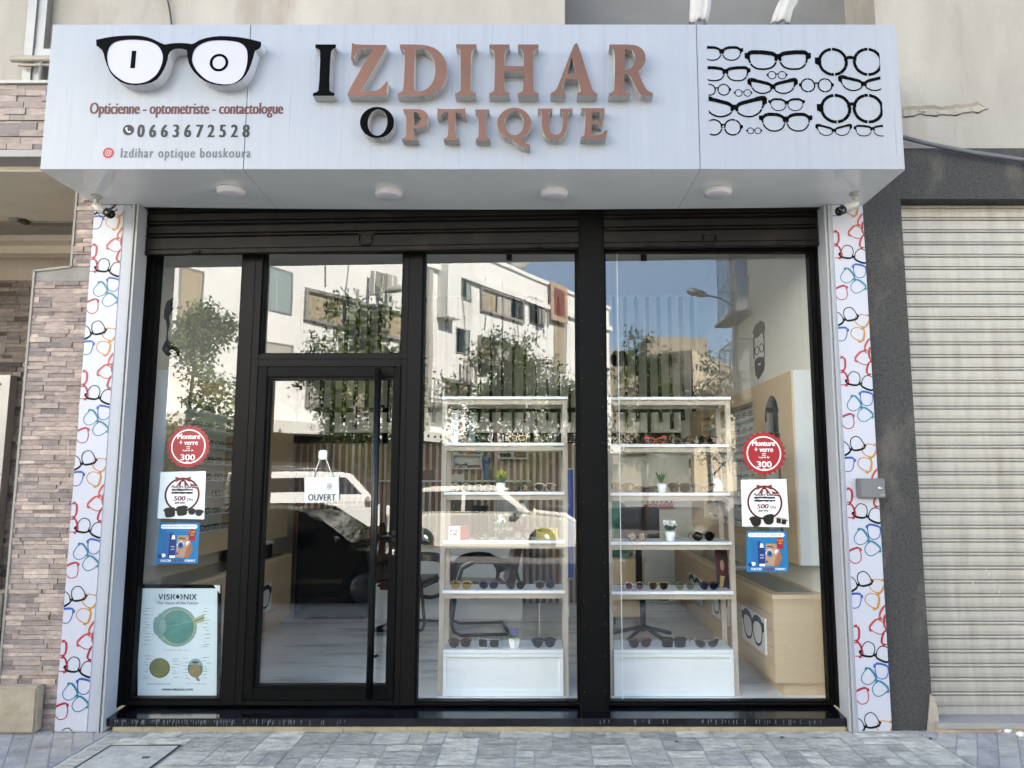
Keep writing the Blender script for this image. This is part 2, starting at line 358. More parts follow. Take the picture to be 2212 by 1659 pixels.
# upper left window with its rail
wn = thing('window', 'aluminium framed window above the tiled balcony, cut off by the left end of the sign', 'window', W(150, 40, .88))
b = MB(); YG = .86
def fr(mb, a, bpt, Y, t0, m=0): mb.box(min(a.x, bpt.x), max(a.x, bpt.x), Y - t0, Y + .04, min(a.z, bpt.z), max(a.z, bpt.z), m)
xw0 = W(66, 60, YG).x; xw1 = W(103, 60, YG).x
b.box(xw0, xw0 + .07, YG - .05, YG + .04, 3.6, 7.2); b.box(xw1 - .085, xw1, YG - .03, YG + .04, 3.9, 7.2); b.box(xw0 + .07, xw0 + .11, YG - .02, YG + .04, 3.6, 7.2, 1)
z_ = W(60, 118, YG).z; b.box(xw0 + .07, xw0 + 2.2, YG - .035, YG + .04, z_ - .03, z_ + .03); b.box(xw0 + 2.1, xw0 + 2.2, YG - .035, YG + .04, z_ + .03, 7.2)
b.build('frame', [m_alu, M('brown_seal', '#5d5148', .7)], wn)
boxo('pane', M('window_dark', '#6f6c66', .25, var=.15, spec=.6), wn, xw1 - .02, xw0 + 2.2, YG + .045, YG + .055, 3.6, 7.2)
b = MB(); zr = W(60, 128, YG - .1).z; b.tube([(xw0 - .06, YG - .1, zr), (xw0 + 2.2, YG - .1, zr)], .028); zr2 = W(60, 141, YG - .1).z; b.tube([(xw0, YG - .1, zr2), (xw0 + 2.2, YG - .1, zr2)], .012)
b.tube([(xw0 + .19, YG - .1, zr), (xw0 + .19, YG - .1, 3.7)], .014); b.build('rail', M('grey_rail', '#8e887e', .6, .3), wn)
# hanging black cable over the roof of the sign
b = MB(); pa, pb, pc = W(356, -30, YW - .02), W(368, 30, YW - .02), W(371, 57, YW - .02); b.tube([pa, pb, pc, pc + Vector((0, -.05, -.1))], .006); tag(b.build('cable', M('black_rubber', '#26292b', .6)), 'thin black cable hanging down the white wall behind the top of the sign', 'cable')
b = MB(); pts = [W(1945, 296, -.17), W(2010, 312, -.17), W(2100, 330, -.17), W(2230, 349, -.17), W(2600, 385, -.17)]; b.tube(pts, .0155, 10); tag(b.build('conduit', M('grey_plastic', '#5f5f60', .55, var=.15)), 'thick grey conduit sagging across the charcoal lintel right of the sign', 'conduit')

# ---- laundry
def cloth(name, label, pxs, Y, seed):
    """pxs: rows of (left, right, y) on the photo print; a hanging fold of cloth with thickness"""
    random.seed(seed); b = MB(); n = 14; rows = []
    for (l, r, y) in pxs:
        a = W(l, y, Y); c = W(r, y, Y); row = []
        for i in range(n + 1):
            f = i / n; p = a.lerp(c, f); p.y = Y - .05 * math.sin(f * math.pi) - .012 * math.sin(f * 15 + seed + a.z * 3); row.append(p)
        row += [p + Vector((0, .03 + .02 * math.sin(k), 0)) for k, p in enumerate(row[::-1])]
        rows.append(row)
    nn = len(rows[0])
    for k in range(len(rows) - 1):
        for i in range(nn): b.face([rows[k][i], rows[k][(i + 1) % nn], rows[k + 1][(i + 1) % nn], rows[k + 1][i]], smooth=True)
    b.face(rows[-1]); o = b.build(name, M('white_cloth', '#e9e4dc', .9, var=.08, vs=10, bump=.4, bs=90), weld=True)
    return tag(o, label, 'laundry')
cloth('towel', 'narrow rolled white cloth hanging in front of the grey recess, clear of the sign', [(1500, 1532, -60), (1493, 1538, -10), (1491, 1536, 20), (1490, 1531, 42), (1496, 1526, 50)], -.3, 1)
cloth('towel', 'crumpled white cloth whose two tails touch the top of the sign', [(1700, 1728, -60), (1690, 1726, -10), (1680, 1722, 8), (1674, 1713, 22), (1668, 1708, 40), (1664, 1706, 53)], -.32, 5)
b = MB(); b.tube([(0.2, -.3, 5.1), (2.3, -.3, 5.1)], .006); tag(b.build('clothes_line', M('black_rubber', '#26292b')), 'clothes line stretched in front of the grey recess above the sign', 'clothes line')

# ---- charcoal pier and lintel, neighbour's shutter
xs0 = W(1943, 440, -.1).x; zt = W(2050, 430, -.12).z
gw = thing('wall', 'rough charcoal rendered pier and lintel around the closed roller shutter', 'wall', (2.6, -.1, 0))
b = MB(); b.box(2.17, xs0, YW + .002, .45, 0, 3.79); b.box(xs0, 9, YW + .002, .45, zt, 3.79); b.box(5.6, 9, YW + .002, .45, 0, zt); b.build('pier', m_dark, gw)
b = MB(); b.prism([(xs0 - .045, 0), (xs0 + .03, 0), (xs0 + .028, .12), (xs0 + .012, .2), (xs0 - .012, .22), (xs0 - .03, .1)], FY(YW + .001), 0, .012); b.build('bare_patch', M('bare_plaster2', '#a69c8c', .95, bump=.7, bs=35, var=.2), gw)
m_sh = M('galvanised', '#a7a297', .5, .25, var=.16, vs=5, stretch=(4, 1, .6), stain='#83796c', stain_s=2.2, stain_a=.6, stain_str=(3, 1, .5), rvar=.1, bump=.08, bs=15)
zb = W(2050, 1543, 0).z
rs = thing('roller_shutter', 'closed galvanised roller shutter with horizontal slats and paint splashes', 'roller shutter', (3.9, 0, zb))
b = MB(); z = zb + .05; pr = [(.0, zb), (-.012, zb), (-.012, zb + .045), (.0, zb + .05)]
PS = .0872
while z < zt + .1:
    pr += [(.004, z), (-.004, z + .004), (-.006, z + .03), (-.004, z + .062), (.006, z + .064), (.006, z + .068), (-.009, z + .070), (-.011, z + .076), (-.009, z + .082), (.006, z + .084)]; z += PS
for (ya, za), (yb, zb2) in zip(pr[:-1], pr[1:]):
    b.face([(xs0 - .05, ya, za), (5.65, ya, za), (5.65, yb, zb2), (xs0 - .05, yb, zb2)])
SLATS = b
random.seed(21); b = MB()
for _ in range(26):
    px = random.uniform(2010, 2200); py = random.choice([random.uniform(700, 1500), random.uniform(1230, 1330)]); q = W(px, py, -.012); r = random.choice([.002, .003, .003, .004, .006]); st = random.choice([1, 1, 1.5, 2.5])
    b.prism([(q.x + r * math.cos(a) * random.uniform(.7, 1.2), q.z + r * st * math.sin(a) * random.uniform(.7, 1.3)) for a in [k * .7 for k in range(9)]], FY(-.0112), .0006, .0006, 1)
SLATS.v += [tuple(v) for v in b.v]; n0 = len(SLATS.v) - len(b.v); SLATS.f += [tuple(i + n0 for i in f) for f in b.f]; SLATS.m += b.m; SLATS.c += b.c; SLATS.sm += b.sm
SLATS.build('slat_curtain', [m_sh, M('white_paint', '#b9b6af', .6)], rs)
b = MB(); b.box(xs0, 5.6, YW - .05, .1, zb - .04, zb - .003); ms = thing('doorsill', 'worn white marble sill under the closed roller shutter', 'door sill', (3.9, 0, 0))
b.build('slab', M('marble_white', '#94908a', .5, var=.12, vs=6, stain='#9c9488', stain_a=.6), ms, bevel=.004)
b = MB(); b.box(xs0, 5.6, YW - .03, .1, 0, zb - .04); b.build('base', M('cement', '#b09d85', .95, var=.25, vs=5, bump=.6, bs=30, stain='#8b8175', stain_a=.6), ms)
random.seed(4)
for k, (px, py) in enumerate(((2158, 1581), (2176, 1584), (2203, 1592))):
    q = G(px, py); b = MB(); r = .022
    b.lathe([(r * .4, 0), (r, r * .4), (r * .8, r * .9), (r * .2, r * 1.1)], (q.x, q.y, .001), 9)
    b.v = [(x + random.uniform(-.007, .007), y + random.uniform(-.007, .007), max(0.001, z + random.uniform(-.004, .006))) for x, y, z in b.v]
    tag(b.build('paper_scrap', M('paper', '#e3e0da', .9)), ['crumpled white paper scrap on the pavement below the roller shutter, leftmost of three', 'crumpled white paper scrap on the pavement, middle of the three below the shutter', 'crumpled white paper scrap at the right edge of the pavement'][k], 'litter')

# ---- ledgestone cladding (strips of split stone of varied tint)
STONE = ['#8b7c73', '#81746c', '#98897f', '#786d68', '#928379', '#9f8e82', '#877a72', '#726863', '#9a8a7e', '#8d7f77', '#94867d', '#a7978a', '#897b73', '#918279']
m_stone = M('ledgestone', (.3, .3, .3), .85, attr=True, var=.3, vs=14, stretch=(1, 1, 3), bump=.8, bs=45)
def ledge(mb, x0, x1, z0, z1, Y, dark=1.0, seed=0, outl=None, hs=(.022, .026, .03, .036), back=.05, tints=STONE):
    random.seed(seed); z = z0
    while z < z1 - .004:
        h = min(random.choice(hs), z1 - z); x = x0 - random.uniform(0, .15)
        while x < x1:
            l = random.uniform(.07, .22); a, bb = max(x, x0), min(x + l, x1)
            if bb - a > .004:
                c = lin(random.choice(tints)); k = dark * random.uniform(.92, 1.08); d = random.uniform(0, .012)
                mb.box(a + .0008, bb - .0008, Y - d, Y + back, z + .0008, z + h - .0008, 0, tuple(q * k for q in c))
            x += l
        z += h
# stone pier beside the left column
YS = -.1
sw = thing('stone_pier', 'stepped pier faced with grey and pink split stone strips beside a printed column', 'wall', (-3.2, YS, 0))
e0 = W(75, 585, YS).x; zh = W(110, 580, YS).z; e1 = W(160, 500, YS).x
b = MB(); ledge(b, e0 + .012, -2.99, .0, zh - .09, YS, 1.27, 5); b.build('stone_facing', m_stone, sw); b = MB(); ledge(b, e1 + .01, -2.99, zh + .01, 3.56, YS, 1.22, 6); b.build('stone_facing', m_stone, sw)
b = MB(); b.box(e0, -2.99, YS + .055, .16, 0, zh - .001); b.box(e1, -2.99, YS + .055, .16, zh, 3.58)
b.prism([(e0 + .012, zh - .088), (-2.99, zh - .088), (-2.99, zh + .008), (e1, zh + .008), (e0 + .012, zh - .018)], lambda x, z, h=0: (x, YS + .05 - h, z), 0, .052)
b.build('core', M('pale_stone', '#b0aaa2', .8, var=.2, vs=6, bump=.4), sw)
b = MB(); b.bar((e0 + .004, YS - .006, 0), (e0 + .004, YS - .006, zh - .02), .014); b.bar((e0 + .004, YS - .006, zh - .02), (e1 + .004, YS - .006, zh + .01), .014); b.bar((e1 + .004, YS - .006, zh + .01), (e1 + .004, YS - .006, 3.56), .014)
b.build('edge_trim', M('pale_trim', '#b5ada2', .6), sw)
sb = MB(); q0, q1 = W(-40, 1570, YS - .1), W(79, 1485, YS - .1); sb.box(q0.x, q1.x, YS - .09, YS - .012, 0.004, q1.z)
m_sand = M('sandstone', '#cbbba2', .95, var=.2, vs=9, bump=.9, bs=30, stain='#a88f6e', stain_a=.6, stain_s=6)
tag(sb.build('stone_block', m_sand, bevel=.012), 'large rough cream sandstone block on the pavement at the foot of the stone pier', 'stone block')
for k, (ya, yb) in enumerate(((1480, 1390), (1386, 1285))):
    sb = MB(); q0, q1 = W(-60, ya, YS - .05), W(8, yb, YS - .05); sb.box(q0.x, min(q1.x, e0 - .02), YS - .04, .2, q0.z, q1.z)
    tag(sb.build('stone_block', m_sand, bevel=.01), ['cream sandstone block at the left edge, lower of the two stacked beside the pier', 'cream sandstone block at the left edge, upper of the two stacked beside the pier'][k], 'stone block')
# porch behind the pier
pw = thing('porch_wall', 'shaded porch wall of dark brown split stone strips at the far left', 'wall', (-4.5, 1.5, 0))
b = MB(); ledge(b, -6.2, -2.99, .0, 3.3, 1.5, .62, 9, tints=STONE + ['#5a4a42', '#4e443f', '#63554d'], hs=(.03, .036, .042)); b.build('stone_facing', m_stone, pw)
boxo('core', m_beige, pw, -6.3, -2.99, 1.56, 1.8, 0, 3.6)
boxo('side_return', m_beige, pw, -3.0, -2.97, .17, 1.56, 0, 3.6)
pd = thing('porch_door', 'aluminium framed porch door at the left edge, set in the dark stone wall', 'door', (-5, 1.45, 0))
xd = W(13, 1000, 1.44).x; zd = W(5, 812, 1.44).z
b = MB(); b.box(xd - .07, xd, 1.40, 1.49, 0, zd); b.box(xd - 1.0, xd - .07, 1.40, 1.49, zd - .07, zd); b.box(xd - .16, xd - .085, 1.42, 1.48, 0, zd - .085); b.build('frame', m_alu, pd)
boxo('pane', M('door_grey', '#9aa09c', .3, spec=.6), pd, xd - .95, xd - .165, 1.45, 1.46, 0, zd - .09)
m_ceil = M('porch_paint', '#e6d9c4', .8, var=.08, vs=1.5, stain='#8f8069', stain_s=1.2, stain_a=.35)
bal = thing('balcony', 'projecting balcony with a split stone tiled parapet and a shaded beige underside', 'balcony', (-4.4, -.3, 3.6))
zb0 = W(50, 340, -.3).z; zb1 = W(50, 182, -.3).z
b = MB(); zm = W(50, 262, -.3).z
m_led = M('stone_tile', (.3, .3, .3), .7, attr=True, var=.22, vs=14, stretch=(1, 1, 3), bump=.5, bs=45)
ledge(b, -6.2, -2.6, zb0 + .05, zm - .003, -.3, 1.12, 31, hs=(.04, .045, .05)); ledge(b, -6.2, -2.6, zm + .003, zb1 - .01, -.3, 1.12, 32, hs=(.04, .045, .05)); b.build('parapet_tiles', m_led, bal)
b = MB(); b.box(-6.3, -2.6, -.25, -.15, zb0, zb1 - .005); b.box(-6.3, -2.6, -.31, -.25, zb0, zb0 + .047); b.build('parapet', M('tile_back', '#a49e96', .8), bal)
boxo('capping', M('pale_trim2', '#dcd7cb', .5), bal, -6.3, -2.6, -.33, -.14, zb1 - .008, zb1 + .012)
b = MB(); b.box(-6.3, -2.99, -.15, 1.5, zb0 - .01, zb0 + .12)
b.box(-6.3, -2.99, 1.22, 1.5, zb0 - .07, zb0 - .012); b.box(-6.3, -2.99, 1.36, 1.5, zb0 - .14, zb0 - .072); b.box(-6.3, -4.62, -.15, 1.22, zb0 - .07, zb0 - .012); b.box(-6.3, -4.75, -.15, 1.36, zb0 - .14, zb0 - .072)
b.box(-6.3, -2.99, -.15, -.02, zb0 - .035, zb0 - .011)
b.build('underside', m_ceil, bal)

# ================================================================ shop sign
YF, ZS = -.72, 3.38
ZT = 4.31; XL, XR = -2.98, 2.183
m_sign = M('sign_composite', '#96999e', .3, var=.035, vs=3, stretch=(6, 1, .25), spec=.5, stain='#868b96', stain_s=2.2, stain_a=.6, stain_str=(13, 1, .25), rvar=.08)
sg = thing('shop_sign', 'wide white box sign over the shopfront with raised copper and black lettering', 'sign', ((XL + XR) / 2, YF, ZS))
s1 = (W(540, 60, YF).x + W(527, 370, YF).x) / 2; s2 = (W(1505, 60, YF).x + W(1512, 370, YF).x) / 2
for a, c in ((XL, s1), (s1, s2), (s2, XR)):
    boxo('front_panel', m_sign, sg, a + (.0015 if a != XL else 0), c - (.0015 if c != XR else 0), YF, YF + .02, ZS + .002, ZT, bevel=.002)
boxo('side_panel', m_sign, sg, XL, XL + .02, YF + .021, YW - .03, ZS + .002, ZT); boxo('side_panel', m_sign, sg, XR - .02, XR, YF + .021, YW - .005, ZS + .002, ZT)
boxo('seam_backing', M('seam_dark', '#3c4046', .8), sg, XL + .03, XR - .03, YF + .021, YF + .026, ZS + .01, ZT - .01)
m_sof = M('soffit_composite', '#ecece8', .13, var=.04, vs=3, spec=.6)
b = MB(); ys = [YF + .001, -.1]
xsf = [XL, G(590, 440, ZS).x, G(1470, 440, ZS).x, XR]
sag = lambda x: ZS - .018 * max(0, 1 - ((x + .4) / 2.3) ** 2)
for a, c, a2, c2 in ((XL, s1 - .001, XL, G(592, 441, ZS).x - .001), (s1 + .001, s2 - .001, G(592, 441, ZS).x + .001, G(1468, 441, ZS).x - .001), (s2 + .001, XR, G(1468, 441, ZS).x + .001, XR)):
    n = 12
    for i in range(n):
        f0, f1 = i / n, (i + 1) / n; xa_, xb_ = a + (c - a) * f0, a + (c - a) * f1; xc_, xd_ = a2 + (c2 - a2) * f0, a2 + (c2 - a2) * f1
        b.face([(xa_, YF + .001, ZS), (xb_, YF + .001, ZS), (xd_, -.1, sag(xd_)), (xc_, -.1, sag(xc_))], smooth=True)
b.build('soffit', m_sof, sg)
boxo('soffit_backing', M('seam_dark', '#3c4046'), sg, XL + .03, XR - .03, YF + .03, -.04, ZS + .01, ZS + .02)
boxo('top_panel', m_sign, sg, XL + .021, XR - .021, YF + .021, YW, ZT - .02, ZT - .002)
# raised letters, traced
KX = lambda x: 630.8 + x * .3968; KY = lambda y: y * .3968
YLF = YF - .066
def cpt(p): q = W(KX(p[0]), KY(p[1]), YLF); return (q.x, q.z)
def ell(cx, cy, rx, ry, n=40, a0=0, a1=2 * math.pi, rot=0): return [(cx + rx * math.cos(a0 + (a1 - a0) * i / n) * math.cos(rot) - ry * math.sin(a0 + (a1 - a0) * i / n) * math.sin(rot), cy + rx * math.cos(a0 + (a1 - a0) * i / n) * math.sin(rot) + ry * math.sin(a0 + (a1 - a0) * i / n) * math.cos(rot)) for i in range(n)]
def chai(lp, k=1):                       # soften only the gently bending corners of a traced outline
    for _ in range(k):
        out = []
        for i in range(len(lp)):
            p, q, r = Vector(lp[i - 1]), Vector(lp[i]), Vector(lp[(i + 1) % len(lp)])
            a = (q - p).angle(r - q, 0)
            if a < R(52): out += [tuple(q.lerp(p, .25)), tuple(q.lerp(r, .25))]
            else: out.append(lp[i])
        lp = out
    return lp
LET = {
 'I1': [[(113,523),(115,508),(135,502),(146,490),(155,290),(148,270),(127,262),(127,243),(240,243),(238,262),(222,268),(210,290),(202,490),(212,502),(232,508),(230,523)]],
 'Z': [[(327,234),(345,244),(515,246),(513,264),(372,500),(410,500),(455,497),(485,480),(503,458),(517,443),(521,446),(513,523),(303,523),(301,508),(438,266),(385,266),(355,276),(340,310),(336,324),(321,324)]],
 'D': [[(588,243),(700,243),(760,254),(805,281),(835,325),(846,385),(836,440),(805,487),(750,515),(690,523),(573,523),(575,508),(600,500),(607,485),(617,290),(610,270),(588,262)], [(669,275),(678,266),(706,266),(748,285),(776,325),(783,385),(772,440),(742,482),(702,499),(672,499),(662,490)]],
 'I2': [[(893,242),(1005,242),(1005,260),(985,268),(975,290),(972,485),(980,500),(1002,508),(1002,523),(888,523),(890,508),(912,500),(920,485),(918,290),(912,268),(893,260)]],
 'H': [[(1074,243),(1185,243),(1185,262),(1165,270),(1157,290),(1155,360),(1262,362),(1262,290),(1252,270),(1230,262),(1230,243),(1342,243),(1342,262),(1320,270),(1312,290),(1314,485),(1322,502),(1343,508),(1343,523),(1229,523),(1229,508),(1250,502),(1260,485),(1260,392),(1155,390),(1155,485),(1163,502),(1185,508),(1185,523),(1073,523),(1074,508),(1094,502),(1103,485),(1106,290),(1096,270),(1074,262)]],
 'A': [[(1548,236),(1557,240),(1632,480),(1642,500),(1662,508),(1662,523),(1552,523),(1552,508),(1570,500),(1572,488),(1556,430),(1487,430),(1469,485),(1472,500),(1490,508),(1488,523),(1407,523),(1408,508),(1430,498),(1445,478),(1533,245)], [(1523,312),(1548,402),(1497,402)]],
 'R': [[(1728,243),(1850,243),(1890,253),(1918,280),(1926,312),(1920,350),(1900,375),(1882,388),(1900,430),(1918,470),(1935,495),(1965,508),(1965,523),(1915,523),(1890,508),(1868,470),(1845,420),(1830,405),(1810,402),(1810,485),(1818,502),(1842,508),(1842,523),(1724,523),(1726,508),(1748,502),(1756,485),(1758,290),(1750,268),(1726,262)], [(1812,268),(1835,266),(1858,280),(1870,308),(1868,342),(1852,368),(1830,379),(1812,380)]],
 'O': [ell(463, 668, 93, 85), ell(466, 668, 53, 72, rot=.12)],
 'P': [[(605,595),(688,595),(718,602),(738,622),(743,648),(733,676),(708,694),(660,700),(660,740),(668,750),(686,755),(686,763),(598,763),(598,755),(616,750),(622,738),(622,612),(616,604),(605,602)], [(660,613),(680,612),(696,626),(701,648),(695,670),(680,683),(660,684)]],
 'T': [[(792,587),(800,595),(935,595),(942,588),(948,640),(935,640),(922,617),(888,612),(886,735),(892,750),(910,756),(910,763),(825,763),(825,756),(843,750),(850,735),(850,612),(818,615),(802,640),(790,640)]],
 'I3': [[(997,597),(1074,597),(1074,605),(1058,612),(1054,625),(1055,740),(1062,752),(1079,757),(1079,765),(1000,765),(1000,757),(1012,752),(1017,740),(1016,625),(1012,612),(997,605)]],
 'Q': [ell(1210, 672, 93, 84), ell(1210, 670, 53, 67)],
 'U': [[(1338,592),(1418,592),(1418,600),(1402,606),(1398,620),(1398,690),(1404,716),(1418,732),(1437,736),(1456,730),(1469,712),(1474,690),(1477,620),(1471,606),(1460,600),(1460,592),(1528,592),(1528,600),(1508,608),(1500,622),(1497,700),(1485,735),(1462,756),(1430,762),(1398,756),(1374,738),(1362,705),(1359,620),(1354,606),(1338,600)]],
 'E': [[(1575,590),(1702,590),(1700,632),(1692,632),(1680,615),(1660,610),(1635,609),(1633,660),(1660,660),(1675,655),(1682,645),(1692,645),(1690,692),(1681,692),(1673,680),(1655,678),(1632,678),(1630,738),(1665,738),(1688,730),(1702,712),(1719,712),(1708,757),(1572,757),(1572,748),(1588,742),(1594,730),(1598,612),(1590,602),(1575,598)]],
}
m_cop = M('brushed_copper', '#74513f', .34, .55, var=.12, vs=5, spec=.4)
m_blk = M('satin_black', '#020202', .7, spec=.06)
def perforated():
    m = M('letter_return', '#9b9793', .55, .0); t_ = m.node_tree; b_ = t_.nodes['Principled BSDF']
    ch = t_.nodes.new('ShaderNodeTexVoronoi'); ch.inputs['Scale'].default_value = 150; ch.inputs['Randomness'].default_value = .25
    tc = t_.nodes.new('ShaderNodeTexCoord'); t_.links.new(tc.outputs['Object'], ch.inputs['Vector'])
    mr = t_.nodes.new('ShaderNodeMapRange'); t_.links.new(ch.outputs['Distance'], mr.inputs[0]); mr.inputs[1].default_value = .3; mr.inputs[2].default_value = .42
    mx = t_.nodes.new('ShaderNodeMix'); mx.data_type = 'RGBA'; t_.links.new(mr.outputs[0], mx.inputs[0]); mx.inputs[6].default_value = (*lin('#55524f'), 1); mx.inputs[7].default_value = (*lin('#b9b5b0'), 1)
    t_.links.new(mx.outputs[2], b_.inputs['Base Color']); return m
m_ret = perforated(); m_retb = M('letter_base', '#b9b7b4', .5, .2)
for k, lps in LET.items():
    lps = [[cpt(p) for p in (lp if k in ('O', 'Q') else chai(lp))] for lp in lps]
    b = MB(); mp = FY(YF)
    b.prism(lps[0], mp, .014, .066, 0, side=1, holes=lps[1:])
    for lp in lps:
        for i in range(len(lp)):
            p, q = lp[i], lp[(i + 1) % len(lp)]; b.face([mp(*p, 0), mp(*q, 0), mp(*q, .014), mp(*p, .014)], 2)
    if k == 'Q':
        tl = [cpt(p) for p in [(1180,752),(1200,742),(1222,739),(1240,752),(1262,775),(1298,792),(1297,803),(1262,803),(1228,787),(1205,763)]]
        b.prism(tl, mp, 0, .0665, 0, side=1)
    o = b.build('letter', [m_blk if k in ('I1', 'O') else m_cop, m_ret, m_retb], sg)
    if k in ('I1', 'O'): o['label'] = 'raised black capital letter %s' % k[0]
# spectacle logo with white lenses
K1 = lambda p: (lambda q: (q.x, q.z))(W(p[0] * .3348, p[1] * .3348, YF - .075))
out = [(620,258),(700,240),(800,230),(900,230),(970,245),(1040,280),(1065,290),(1085,284),(1150,277),(1220,282),(1240,288),(1300,252),(1400,233),(1500,236),(1600,250),(1685,272),(1685,300),(1672,318),(1645,330),(1630,390),(1600,470),(1550,530),(1450,558),(1340,540),(1260,480),(1220,420),(1210,370),(1205,325),(1170,315),(1120,318),(1088,345),(1080,400),(1050,470),(1000,530),(900,553),(800,545),(720,490),(680,400),(665,330),(645,312),(622,297)]
l1 = [(692,370),(705,310),(740,275),(800,260),(880,258),(960,268),(1020,300),(1048,350),(1045,410),(1010,480),(950,525),(880,540),(810,530),(745,490),(705,440)]
l2 = [(1240,380),(1252,330),(1290,290),(1360,265),(1450,262),(1540,275),(1585,310),(1597,360),(1590,430),(1560,500),(1500,540),(1420,543),(1340,520),(1280,470),(1248,420)]
sm = lambda lp: [tuple(q) for q in cat_pts(lp, 60)]
o_ = [K1(p) for p in chai(out)]; l1_ = [K1(p) for p in sm(l1)]; l2_ = [K1(p) for p in sm(l2)]
lo = MB(); lo.prism(o_, FY(YF), 0, .075, 0, side=1, holes=[l1_, l2_]); logo = lo.build('spectacle_logo', [m_blk, M('logo_return', '#c2c3c6', .5, .1)], sg); logo['label'] = 'big raised black spectacles with white lenses marked I and O'
m_lens = M('opal_lens', '#aeabb8', .4)
for lp in (l1_, l2_):
    b = MB(); b.prism(lp, FY(YF), .02, .072); b.build('lens', m_lens, logo)
b = MB(); tx = FY(YF - .0735)
a1, a2 = K1((847, 328)), K1((869, 440)); b.prism([(a1[0], a2[1]), (a2[0], a2[1]), (a2[0] + .001, a1[1]), (a1[0] + .003, a1[1])], FY(YF), .0721, .0735); b.build('initial', m_blk, logo); b = MB()
c0 = K1((1412, 404)); r0 = K1((1472, 404))[0] - c0[0]; h0 = c0[1] - K1((1412, 461))[1]
b.prism([(c0[0] + r0 * math.cos(i * math.pi / 20), c0[1] + h0 * math.sin(i * math.pi / 20)) for i in range(40)], FY(YF), .0721, .0735, holes=[[(c0[0] + r0 * .7 * math.cos(i * math.pi / 20), c0[1] + h0 * .72 * math.sin(i * math.pi / 20)) for i in range(40)]])
b.build('initial', m_blk, logo)
# flat printed lines
def tline(body, x0, x1, yt, yb, mname, col, bold=0, sp=1.0, par=sg, Y=YF - .0015, name='lettering', shear=0, res=3, fat=0.0):
    a = W(x0, (yt + yb) / 2, Y); c = W(x1, (yt + yb) / 2, Y); z1 = W(x0, yt, Y).z; z0 = W(x0, yb, Y).z
    b = MB(); b.text(body, (a.x + c.x) / 2, (z0 + z1) / 2, c.x - a.x, z1 - z0, FY(Y), 0, shear, bold, sp=sp, res=res, fat=fat); return b.build(name, M(mname, col, .5), par)
tline('Opticienne - optometriste - contactologue', 194.5, 611, 222, 254.5, 'oxide_red', '#6a2c24', .0, 1.0, fat=.035)
tline('0663672528', 298, 538, 269.5, 297, 'print_black', '#040405', .0, 1.7, fat=.055)
tline('Izdihar optique bouskoura', 261, 541, 320.5, 347.5, 'print_grey', '#74777c', .0, 1.2, fat=.025)
q = W(277.5, 281.5, YF); b = MB(); rr = .0335; mp = FY(YF)
b.prism([(q.x + rr * math.cos(i * math.pi / 16), q.z + rr * math.sin(i * math.pi / 16)) for i in range(32)], mp, .001, .0016, 0)
hs = [(-.5,.42),(-.3,.55),(-.12,.22),(-.25,.1),(-.12,-.12),(.1,-.26),(.22,-.14),(.54,-.32),(.42,-.52),(.2,-.56),(-.12,-.42),(-.42,-.1),(-.55,.25)]
b.prism([(q.x + x * rr, q.z + y * rr) for x, y in hs], mp, .0017, .0022, 1); b.build('phone_icon', [M('print_black', '#0d0d10'), M('print_white', '#e9ecf2', .5)], sg)
q = W(234.5, 331, YF); b = MB()
b.prism([(q.x + rr * math.cos(i * math.pi / 16), q.z + rr * math.sin(i * math.pi / 16)) for i in range(32)], mp, .001, .0016, 0)
def rrect(cx, cz, w_, h_, r, n=5): return [(cx + sx * (w_ / 2 - r) + r * math.cos(a), cz + sz * (h_ / 2 - r) + r * math.sin(a)) for sx, sz, a0 in ((1, 1, 0), (-1, 1, 90), (-1, -1, 180), (1, -1, 270)) for a in [R(a0 + 90 * i / n) for i in range(n + 1)]]
b.prism(rrect(q.x, q.z, .034, .034, .010), mp, .0017, .0022, 1, holes=[rrect(q.x, q.z, .029, .029, .008)])
b.prism([(q.x + .0085 * math.cos(i * math.pi / 10), q.z + .0085 * math.sin(i * math.pi / 10)) for i in range(20)], mp, .0017, .0022, 1, holes=[[(q.x + .006 * math.cos(i * math.pi / 10), q.z + .006 * math.sin(i * math.pi / 10)) for i in range(20)]])
b.prism([(q.x + .0105 + .0018 * math.cos(i * .8), q.z + .0105 + .0018 * math.sin(i * .8)) for i in range(8)], mp, .0017, .0022, 1)
b.build('camera_icon', [M('coral_print', '#c8443f', .5, var=.25, vs=20), M('print_white', '#e9ecf2', .5)], sg)
# cut-out spectacles at the right end
SPX = lambda x: 1481 + x * .2108; SPY = lambda y: 82.3 + y * .2108
CUT = [('soft',155,585,92,245,14,220,9e9,(14,29)),('way',618,1275,137,345,22,0,9e9,(15,29)),('round',1300,2075,92,403,26,0,1990,(5,21)),('way',160,657,298,457,16,225,9e9,(15,29)),
 ('round',822,1050,338,430,8,0,9e9,(2,14,26)),('cat',645,1142,430,588,17,0,9e9,(17,30)),('round',1150,1530,410,565,12,0,9e9,(5,21)),('cat',1575,2075,400,558,16,0,2000,(17,30)),
 ('round',160,475,468,598,10,232,9e9,(3,15)),('round',487,688,525,607,7,0,9e9,(2,8,14,26)),('cat',177,823,618,830,20,237,9e9,(17,30)),('soft',855,1218,625,758,11,0,9e9,(14,29)),
 ('round',1322,2085,565,887,27,0,2015,(5,21)),('round',173,597,828,1008,13,243,9e9,(3,14,24)),('round',615,790,918,990,7,0,9e9,(2,8,14,22)),('soft',765,1290,778,972,17,0,9e9,(14,29)),
 ('cat',1340,1700,895,1012,11,0,9e9,(17,30)),('way',1732,2098,898,1017,11,0,2025,(15,29))]
KM = (W(1900, 200, YF).x - W(1600, 200, YF).x) / 300 * .2108
